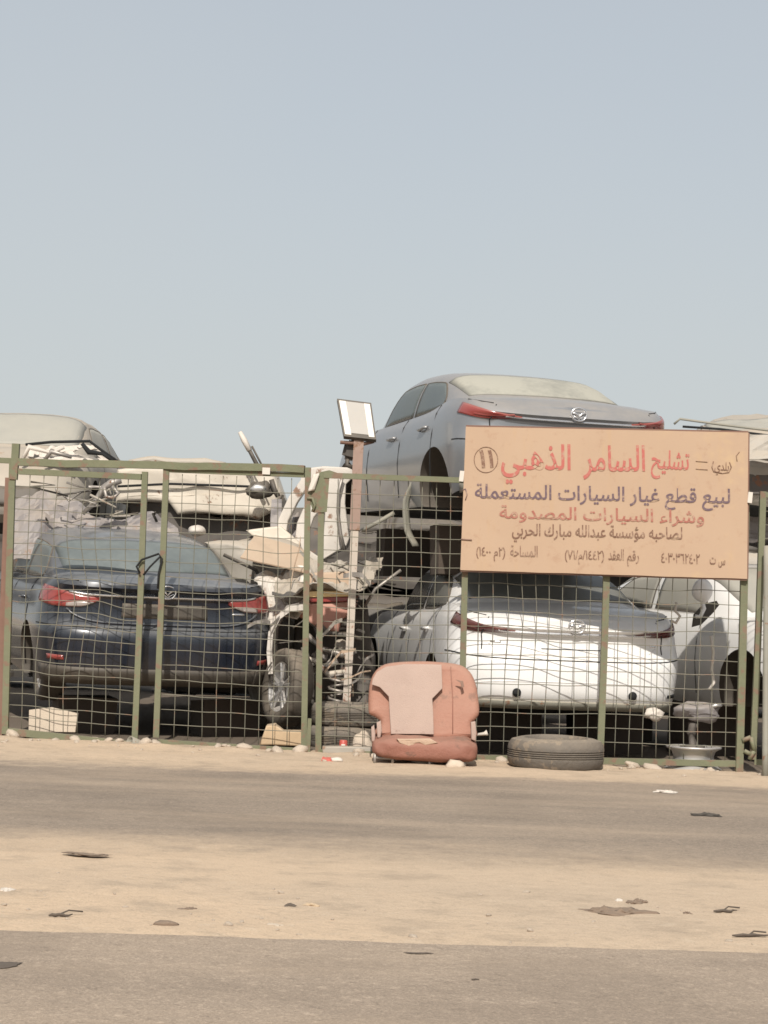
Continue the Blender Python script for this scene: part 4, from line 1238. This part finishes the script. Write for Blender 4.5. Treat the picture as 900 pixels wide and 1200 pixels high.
for k in range(26):
    c_ = Vector((rnd.uniform(-1.05, -.12), rnd.uniform(17.95, 18.5), rnd.uniform(.55, 1.62)))
    d_ = Vector((rnd.uniform(-1, 1), rnd.uniform(-.3, .3), rnd.uniform(-.7, .7))).normalized() * rnd.uniform(.08, .26)
    P = [c_ - d_ + Vector((0, 0, rnd.uniform(-.05, .05))), c_ - d_ * .3 + Vector((rnd.uniform(-.04, .04), 0, rnd.uniform(-.06, .06))), c_ + d_ * .4, c_ + d_ + Vector((0, 0, rnd.uniform(-.09, .03)))]
    mb = MB()
    if k % 3 == 0: mb.tube(P, .007, 6)
    else:
        wv_ = rnd.uniform(.012, .04)
        mb.grid(lambda s, t: lerp(P[min(2, int(s * 3))], P[min(2, int(s * 3)) + 1], s * 3 - min(2, int(s * 3))) + Vector((0, .02 * math.sin(6 * s + k), wv_ * (t - .5))), 12, 3, False, .003)
    single('metal_strip', mb, M[('black', 'steel', 'greybeige', 'black', 'tan', 'steel')[k % 6]], 'thin bent strip or hose tangled in the scrap heap behind the gate post', 'scrap strip', c_, 'bent strips in the scrap heap')
for k in range(10):
    c_ = Vector((rnd.uniform(-3.3, -2.2), rnd.uniform(19.3, 19.7), rnd.uniform(1.98, 2.2)))
    P = [c_ + Vector((rnd.uniform(-.2, .2), rnd.uniform(-.05, .05), rnd.uniform(-.09, .09))) for _ in range(4)]
    mb = MB(); mb.tube(P, rnd.uniform(.006, .014), 5)
    single('metal_strip', mb, M[('steel', 'black', 'greybeige')[k % 3]], 'thin bent rod tangled on the crushed grey metal above the navy roof', 'scrap strip', c_, 'bent rods on the crushed metal')
# thin dark tubes to the right of the wreck
mb = MB(); mb.tube([at(x, y, 18.5) for x, y in ((424, 716), (440, 690), (470, 668))], .014, 6)
single('bent_rod', mb, M['steel'], 'bent thin rod leaning between the red wreck and the white sedan', 'rod', at(424, 716, 18.5))

# crushed layers on the right, between the stacked wreck and the white car
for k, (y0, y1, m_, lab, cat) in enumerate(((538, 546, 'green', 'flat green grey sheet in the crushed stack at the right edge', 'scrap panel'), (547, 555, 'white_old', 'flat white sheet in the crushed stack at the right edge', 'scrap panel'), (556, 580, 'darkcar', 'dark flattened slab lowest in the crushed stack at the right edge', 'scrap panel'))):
    mb = px_outline([(840, y0 - 1), (900, y0), (1010, y0 + 4), (1010, y1 + 6), (900, y1 + 1), (840, y1)], 18.6 - .1 * k, 2.2, .01, crumple=.025, seed=30 + k, cuts=3)
    single('flattened_sheet', mb, M[m_], lab, cat, at(900, y1, 18.7))
mb = px_outline([(862, 592), (884, 586), (900, 590), (1000, 596), (1000, 640), (862, 632)], 18.9, 1.8, .03, crumple=.10, seed=41, cuts=3)
single('crushed_block', mb, M['grey'], 'crushed grey block of wreckage behind the last fence post', 'scrap', at(900, 640, 19))
for k, (l, m_, lab) in enumerate(((((790, 497), (797, 491), (840, 497), (905, 505), (960, 508)), 'greypipe', 'bent grey roof rail along the top of the crushed wreck at right'), (((800, 500), (845, 503), (905, 511), (960, 514)), 'seam', 'dark rubber strip under the bent roof rail at right'), (((872, 536), (890, 531), (915, 534), (960, 536)), 'greybeige', 'pale bent rail beside the signboard top corner'))):
    mb = MB(); mb.tube([at(x, y, 18.25) for x, y in l], .011, 5)
    single('roof_rail', mb, M[m_], lab, 'rail', at(*l[0], 18.25))
mb = sheet(at(878, 508, 18.2), at(960, 512, 18.2), at(960, 536, 18.1), at(874, 538, 18.1), .03, 33, 24, 14, .004, 5.0)
single('torn_sheet', mb, M['greybeige'], 'creased dusty sheet at the right edge level with the signboard top', 'scrap', at(900, 536, 18.1))
# loose side mirror and strap of the white car
c = at(823, 692, 17.75)
mr = empty('loose_mirror', c, 'white oval side mirror dangling on its cable by the white door', 'mirror')
mb = blob(c, (.085, .05, .105), 2, .10, 3); mb.build('shell', M['white'], mr, world=True)
mb = MB(); mb.tube([c + Vector((0, 0, -.09)), c + Vector((.02, 0, -.15)), c + Vector((-.01, .0, -.22)), c + Vector((-.05, 0, -.22))], .018, 7); mb.build('arm', M['white'], mr, world=True)
mb = px_outline([(811, 735), (813, 720), (824, 708), (840, 704), (843, 709), (836, 718), (822, 732)], 17.93, .03, .004)
single('mirror_mount', mb, M['black'], 'dark teardrop opening where the mirror broke off the white door', 'mirror mount', at(826, 720, 17.9))
mb = MB(); mb.tube([at(x, y, 17.45) for x, y in ((833, 745), (836, 765), (834, 785), (837, 800), (831, 808))], .014, 6)
single('hanging_cable', mb, M['plastic_w'], 'pale cable hanging down the flank of the white car', 'cable', at(833, 745, 17.45))
mb = MB(); mb.tube([at(x, y, 17.3) for x, y in ((786, 727), (792, 730), (797, 722), (791, 716), (793, 706))], .012, 6)
single('wire_hook', mb, M['plastic_w'], 'small pale wire hook sticking out beside the white tail light', 'wire', at(790, 726, 17.3))

# hub and strut standing on a wheel rim
rc = gr(812, 902, .0)
mb = MB(); mb.lathe([(.0, .03), (.12, .03), (.15, .02), (.165, .04), (.19, .03), (.20, .012), (.222, .004), (.226, .0), (.226, .014), (.205, .024), (.185, .04), (.165, .06), (.16, .11), (.175, .15), (.20, .165), (.218, .172), (.222, .186), (.21, .188), (.19, .178), (.15, .165), (.12, .17), (.05, .165), (.0, .165)], 40, Matrix.Translation(rc))
single('wheel_rim', mb, M['alloy'], 'bare alloy wheel rim lying flat under the bottom rail at right', 'wheel rim', rc)
p0 = rc + Vector((.0, .03, .168))
st = empty('suspension_strut', p0, 'dusty suspension strut with a bulging top standing on the bare rim', 'strut')
mb = MB(); mb.lathe([(0, 0), (.10, 0), (.10, .02), (.04, .03), (.03, .10), (.045, .12), (.035, .16), (.05, .20), (0, .22)], 14, Matrix.Translation(p0))
mb.warp(lambda c_: c_ + Vector((noise.noise(c_ * 9), 0, 0)) * .03); mb.build('rod', M['darkcar'], st, world=True)
mb = blob(p0 + Vector((.03, 0, .29)), (.17, .12, .08), 16, .5, 3); mb.build('air_bag', M['grey'], st, world=True)
mb = MB(); mb.tube([p0 + Vector((.10, -.05, .33)), p0 + Vector((.16, -.06, .35)), p0 + Vector((.21, -.06, .35))], [.01, .02, .008], 6); mb.build('bolt', M['alloy'], st, world=True)
mb = blob(rc + Vector((-.30, .2, .42)), (.075, .06, .05), 4, .4, 3); single('lamp_shard', mb, M['plastic_w'], 'white broken shard hanging below the corner of the white bumper', 'shard', rc + Vector((-.3, .2, .42)))

# tyres, boards, boxes, stones
def lying_tyre(c, r, h, m, label, group=None, seed=0):
    mb = MB()
    prof = [(r * .62, h * .12), (r * .66, .0), (r * .80, 0), (r * .93, h * .06), (r * .985, h * .2), (r, h * .34)]
    for k in range(4):
        z = h * (.36 + .07 * k); prof += [(r, z), (r - .012, z + h * .012), (r - .012, z + h * .03), (r, z + h * .045)]
    prof += [(r, h * .68), (r * .985, h * .8), (r * .93, h * .94), (r * .80, h), (r * .66, h), (r * .62, h * .88), (r * .60, h * .5)]
    mb.lathe(prof, 56, None, True)
    for v in mb.bm.verts:
        n = noise.noise(v.co * 2.2 + Vector((seed, 0, 0)))
        v.co += Vector((v.co.x, v.co.y, 0)).normalized() * n * .012 + Vector((0, 0, n * .010 * (v.co.z / h)))
    mb.bm.transform(Matrix.Translation(c))
    return single('tyre', mb, m, label, 'tyre', c, group, 35)
tg = gr(655, 905)
lying_tyre(Vector((tg.x, tg.y + .38, .004)), .378, .235, M['dirt_rubber'], 'dust caked tyre lying flat on the roadside sand', None, 2)
lying_tyre(Vector((-.28, 17.72, .0)), .31, .19, M['dirt_rubber'], 'lower tyre of the two stacked behind the lamp pole', None, 5)
lying_tyre(Vector((-.24, 17.76, .195)), .31, .19, M['dirt_rubber'], 'upper tyre of the two stacked behind the lamp pole', None, 8)
mb = px_outline([(34, 832), (60, 829), (91, 836), (89, 858), (34, 857)], 17.62, .05, .006, tilt=.2)
single('timber_board', mb, M['wood'], 'pale cracked timber board standing under the navy bumper', 'board', at(60, 857, 17.6))
mb = px_outline([(312, 851), (322, 849), (332, 857), (356, 858), (357, 876), (303, 874)], 17.35, .3, .015, crumple=.015, seed=3, cuts=2)
single('cardboard_box', mb, M['box'], 'squashed tan cardboard box at the foot of the right gate leaf', 'box', at(330, 876, 17.4))
mb = px_outline([(306, 876), (357, 880), (357, 885), (300, 881)], 17.12, .15, .01)
single('timber_board', mb, M['wood'], 'long pale timber lath lying under the right gate leaf', 'board', at(330, 884, 17.1))
for k, (x, y, rx, rz, lab) in enumerate(((389, 876, .085, .115, 'rounded pale boulder left of the lamp pole foot'), (423, 882, .10, .12, 'rounded pale boulder right of the lamp pole foot'))):
    p = gr(x, y); mb = blob(p + Vector((0, .15, rz * .35)), (rx, .09, rz), 3 + k * 4, .22, 3)
    single('boulder', mb, M['stone'], lab, 'stone', p)
mb = px_outline([(378, 874), (436, 876), (436, 884), (378, 882)], 17.0, .12, .01, crumple=.01, seed=8, cuts=1)
single('concrete_kerb', mb, M['greybeige'], 'low grey concrete strip between the gate post and the seat', 'kerb block', at(405, 884, 17))
# drink can and carton
p = gr(402, 881); mb = MB(); mb.lathe([(0, 0), (.026, 0), (.033, .006), (.033, .088), (.027, .096), (0, .096)], 20, Matrix.Translation(p + Vector((0, .0, .0))))
cn = empty('drink_can', p, 'small red can standing at the foot of the lamp pole', 'can')
mb.build('can_body', M['canred'], cn, world=True, sharp=40)
mb = MB(); mb.grid(lambda s, t: p + Vector((.034 * math.sin(-.5 + s), -.034 * math.cos(-.5 + s), .03 + .035 * t)), 6, 2, True, .0008); mb.build('can_label', M['plastic_w'], cn, world=True)
p = gr(387, 893); mb = sheet(p + Vector((-.06, .05, .05)), p + Vector((.05, .06, .035)), p + Vector((.07, -.02, .01)), p + Vector((-.07, -.03, .012)), .018, 5, 10, 8, .003, 12)
single('crushed_carton', mb, M['canred'], 'crushed red carton on the sand near the gate post', 'carton', p)
mb = blob(p + Vector((.05, .0, .02)), (.05, .03, .02), 3, .3, 2); single('paper_scrap', mb, M['plastic_w'], 'white paper scrap touching the crushed red carton', 'paper', p + Vector((.05, 0, 0)))

# ------------------------------------------------------------------ discarded car seat
sy = gr(495, 899).y
SB = sy + .30
def seat_pts(l): return [(420 + x * .1778, 760 + y * .1778) for x, y in l]
st = empty('car_seat', Vector((gr(495, 899).x, sy + .2, 0)), 'faded terracotta car bench seat with torn cushion dumped outside the fence', 'car seat')
back = seat_pts([(68, 400), (66, 310), (74, 225), (105, 155), (170, 108), (300, 94), (500, 98), (660, 112), (735, 160), (774, 240), (790, 330), (797, 430), (765, 478), (746, 500), (742, 590), (148, 582), (150, 490), (112, 452), (76, 432)])
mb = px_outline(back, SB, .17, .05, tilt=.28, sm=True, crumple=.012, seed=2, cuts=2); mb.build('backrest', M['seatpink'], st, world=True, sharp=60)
mid = seat_pts([(84, 236), (92, 196), (118, 152), (178, 118), (300, 106), (545, 112), (552, 262), (486, 330), (492, 560), (216, 560), (200, 312), (138, 252)])
mb = px_outline(mid, SB - .003, .03, .005, tilt=.28, crumple=.012, seed=2, cuts=2); mb.build('centre_panel', M['seatgrey'], st, world=True, sharp=60)
for l in ([(205, 315), (220, 440), (222, 556)], [(486, 335), (490, 450), (490, 556)], [(300, 330), (420, 332), (486, 335)], [(222, 440), (350, 443), (490, 440)], [(610, 120), (622, 330), (620, 560)]):
    mb = MB(); q = seat_pts(l); zb_ = at(*seat_pts([back and (68, 400)])[0], SB).z
    mb.tube([Vector((at(x, y, SB).x, SB + .28 * (at(x, y, SB).z - zb_) - .006, at(x, y, SB).z)) for x, y in q], .0035, 5)
    mb.build('seam', M['seatdark'], st, world=True)
cush = seat_pts([(84, 640), (110, 606), (150, 586), (450, 588), (742, 594), (780, 630), (792, 680), (770, 724), (700, 752), (500, 750), (300, 728), (120, 705), (86, 680)])
cl, cr_ = at(435.5, 880, sy + .05), at(560.5, 880, sy + .05)
cz0, cz1 = at(500, 893, sy + .05).z, at(500, 862, sy + .2).z
def soft(u, v):
    """soft cushion: superquadric with sagging top"""
    a, b_ = (u - .5) * 2 * math.pi, (v - .5) * math.pi
    sg_ = lambda q, e: math.copysign(abs(q) ** e, q)
    X = sg_(math.cos(b_), .45) * sg_(math.sin(a), .35); Y = -sg_(math.cos(b_), .45) * sg_(math.cos(a), .40); Z = sg_(math.sin(b_), .55)
    p_ = Vector(((cl.x + cr_.x) / 2 + X * (cr_.x - cl.x) / 2, sy + .26 + Y * .24, lerp(cz0, cz1, (Z + 1) / 2)))
    p_.z += .02 * Y * (1 if Z > 0 else .2) + .012 * noise.noise(Vector((X * 2, Y * 2, 4))) * (1 + Z) - .012 * (1 if Z < 0 else 0) * (X * .5)
    p_ += Vector((0, .012 * noise.noise(p_ * 14), .006 * noise.noise(p_ * 20)))
    return p_
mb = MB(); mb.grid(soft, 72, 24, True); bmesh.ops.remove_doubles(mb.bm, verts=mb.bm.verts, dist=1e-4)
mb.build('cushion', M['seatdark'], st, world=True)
tear = seat_pts([(250, 598), (470, 596), (520, 625), (440, 640), (400, 622), (375, 625), (340, 668), (310, 672), (318, 640), (270, 628)])
mb = px_outline(tear, sy + .012, .10, .008, crumple=.012, seed=4, cuts=2); mb.build('torn_foam', M['foam'], st, world=True, sharp=50)
for l in ([(85, 520), (104, 505), (112, 560), (110, 612), (86, 615)], [(120, 490), (148, 478), (155, 540), (146, 590), (124, 588)], [(742, 488), (772, 482), (778, 560), (774, 612), (744, 600)]):
    mb = px_outline(seat_pts(l), sy + .16, .10, .01); mb.build('side_bracket', M['seatgrey'], st, world=True, sharp=50)
for x, y0, y1 in ((110, 690, 772), (228, 700, 800), (470, 740, 790), (700, 735, 790)):
    q = seat_pts([(x, y0), (x, y1)]); A = at(*q[0], sy + .1 + .0004 * x * 0); B_ = Vector((A.x, A.y, .0))
    mb = MB(); mb.tube([A, lerp(A, B_, .5), B_], .013, 6); mb.build('leg', M['steel'], st, world=True)
mb = MB(); q = seat_pts([(95, 745), (720, 760)]); mb.tube([Vector((at(*q[0], sy + .1).x, sy + .1, .05)), Vector((at(*q[1], sy + .1).x, sy + .1, .05))], .010, 6); mb.build('floor_runner', M['steel'], st, world=True)
mb = px_outline(seat_pts([(640, 205), (690, 215), (697, 250), (680, 262), (672, 225)])[0:5], SB - .006, .012, .002, tilt=.28); mb.build('scuff', M['rusty'], st, world=True)
p = at(*seat_pts([(820, 570)])[0], sy + .5); mb = MB(); mb.tube([p + Vector((-.05, 0, .0)), p + Vector((.01, 0, .01)), p + Vector((.035, 0, .02))], [.010, .014, .024], 6)
single('plastic_clip', mb, M['plastic_w'], 'small white clip caught in the mesh right of the car seat', 'clip', p)

# ------------------------------------------------------------------ loose stones and litter
def stone(p, r, seed, label, group=None, m='stone', el=1.0, flat=.6):
    mb = blob(p + Vector((0, 0, r * .25)), (r * el, r * .8, r * flat), seed, .35, 2)
    return single('stone', mb, M[m], label, 'stone', p, group)
for k, (x, y, r, e) in enumerate(((443, 891, .05, 1.2), (455, 892, .045, 1), (470, 892, .07, 1.5), (494, 897, .055, 1.2), (533, 901, .06, 1.25), (505, 897, .04, 1.3))):
    p = gr(x, y); stone(p + Vector((0, .05, .01)), r, k * 2.3, 'whitish lump of rubble under the terracotta car seat', 'rubble under the seat', 'stone', e, .75)
base = []
for k in range(5):
    mb = blob((0, 0, 0), (1, .85, .6), 50 + k * 7.7, .38, 2)
    o = mb.build('stone', M['stone']); C.objects.unlink(o); base.append(o.data); bpy.data.objects.remove(o)
for k in range(170):
    t = rnd.random()
    if k < 70:
        x = lerp(-3.2, 3.3, t); y = FA + FB * x - .12 + rnd.gauss(0, .10); r = abs(rnd.gauss(0, .022)) + .014
        if -.12 < x < .75: continue
        lab, gp_ = 'small stone in the line of rubble at the fence foot', 'stones along the fence foot'
    elif k < 92:
        x = lerp(-3.2, 3.2, t); y = FA + FB * x - rnd.uniform(.3, 1.1); r = rnd.uniform(.008, .02)
        lab, gp_ = 'loose pebble on the sandy verge before the fence', 'pebbles on the verge'
    else:
        x = lerp(-1.8, 1.8, t); y = 7.65 + 1.5 * rnd.random() ** 1.5; r = .004 + .014 * rnd.random() ** 3
        lab, gp_ = 'tiny pebble on the sand strip between the roads', 'pebbles on the sand strip'
    o = bpy.data.objects.new('stone', base[k % 5]); C.objects.link(o)
    o.location = (x, y, gh(x, y) + r * .2); o.rotation_euler = (rnd.uniform(-.4, .4), rnd.uniform(-.4, .4), rnd.uniform(0, 6.3))
    o.scale = (r * rnd.uniform(.9, 1.7), r, r)
    tag(o, lab, 'stone', gp_)
def scrap(name, px0, px1, py, w_, m, label, cat, h=.012, seed=1, amp=.01):
    a, b = gr(px0, py), gr(px1, py)
    zz = max(gh((a.x + b.x) / 2, a.y), .012 if a.y > 9.2 or a.y < 7.6 else 0)
    a.z = b.z = zz
    if name == 'twig':
        mb = MB()
        P = [lerp(a, b, i / 7) + Vector((0, .04 * noise.noise(Vector((i * .9, seed, 0))), .006 + .012 * abs(noise.noise(Vector((i * .8, seed, 5)))))) for i in range(8)]
        mb.tube(P, [.003, .006, .007, .006, .007, .005, .004, .002], 5)
        mb.tube([P[3], P[3] + Vector((.03, .05, .01)), P[3] + Vector((.08, .07, .004))], .003, 5)
        return single(name, mb, M[m], label, cat, a)
    L_ = (b - a).length / 2
    mb = blob((0, 0, 0), (1, 1, 1), seed * 1.7, .55, 4)
    for v in mb.bm.verts:
        q = v.co
        q.y += .45 * math.sin(q.x * 2.3 + seed)
        v.co = (a + b) / 2 + Vector((q.x * L_ * .85, q.y * w_ * .4, max(-.004, q.z * h * .42 * (.6 + abs(noise.noise(Vector((q.x * 5, q.y * 3, seed))))))))
    return single(name, mb, M[m], label, cat, (a + b) / 2)
scrap('rubber_strip', 811, 846, 957.5, .10, 'tar', 'black scrap of tyre rubber on the far road at right', 'scrap', .03, 2)
scrap('crumpled_paper', 767, 792, 930, .14, 'plastic_w', 'crumpled pale litter at the road edge below the rim', 'litter', .03, 3)
scrap('flat_rag', 74, 133, 1004, .10, 'cloth', 'flat dark rag on the dusty far road at left', 'rag', .012, 4)
scrap('brown_rag', 678, 763, 1071, .16, 'cloth', 'long brown twisted rag on the sand strip', 'rag', .05, 5)
scrap('bark_piece', 734, 757, 1060, .10, 'cloth', 'short brown scrap lying just behind the long rag', 'scrap', .04, 6)
scrap('paper_scrap', 720, 730, 1058, .05, 'plastic_w', 'white paper bit left of the short brown scrap', 'paper', .02, 7)
scrap('dark_chip', 800, 811, 1072, .05, 'cloth', 'dark chip right of the long rag', 'scrap', .02, 8)
scrap('twig', 836, 863, 1072, .03, 'timberdark', 'thin twig on the sand strip at right', 'twig', .015, 9)
scrap('twig', 858, 901, 1101, .04, 'timberdark', 'dark twig on the near edge of the sand at far right', 'twig', .02, 10)
scrap('plastic_scrap', -3, 18, 1045, .06, 'plastic_w', 'white plastic scrap at the left edge of the sand strip', 'plastic', .02, 11)
scrap('twig', 57, 84, 1076, .03, 'timberdark', 'short twig on the sand strip at far left', 'twig', .012, 12)
scrap('bark_piece', 206, 233, 1066, .05, 'cloth', 'flat bark scrap on the sand strip left of centre', 'scrap', .015, 13)
stone(gr(194, 1086), .035, 4, 'dark flat stone near the front edge of the sand strip', None, 'cloth', 1.3, .4)
scrap('cardboard_bit', 333, 347, 1065, .05, 'timberdark', 'dark chip on the middle of the sand strip', 'scrap', .02, 14)
scrap('cardboard_bit', 355, 374, 1064, .06, 'box', 'tan cardboard bit in the middle of the sand strip', 'cardboard', .02, 15)
scrap('paper_scrap', 312, 334, 1086, .05, 'wood', 'pale scrap near the front edge of the sand strip', 'paper', .012, 16)
scrap('tar_patch', -20, 26, 1134, .12, 'timberdark', 'dark flat scrap on the near road at the left edge', 'scrap', .006, 17)
scrap('dark_chip', 475, 505, 1121, .03, 'timberdark', 'dark sliver on the near road under the seat', 'scrap', .006, 18)
scrap('dark_chip', 552, 562, 1152, .025, 'timberdark', 'tiny dark chip on the near road', 'scrap', .006, 19)
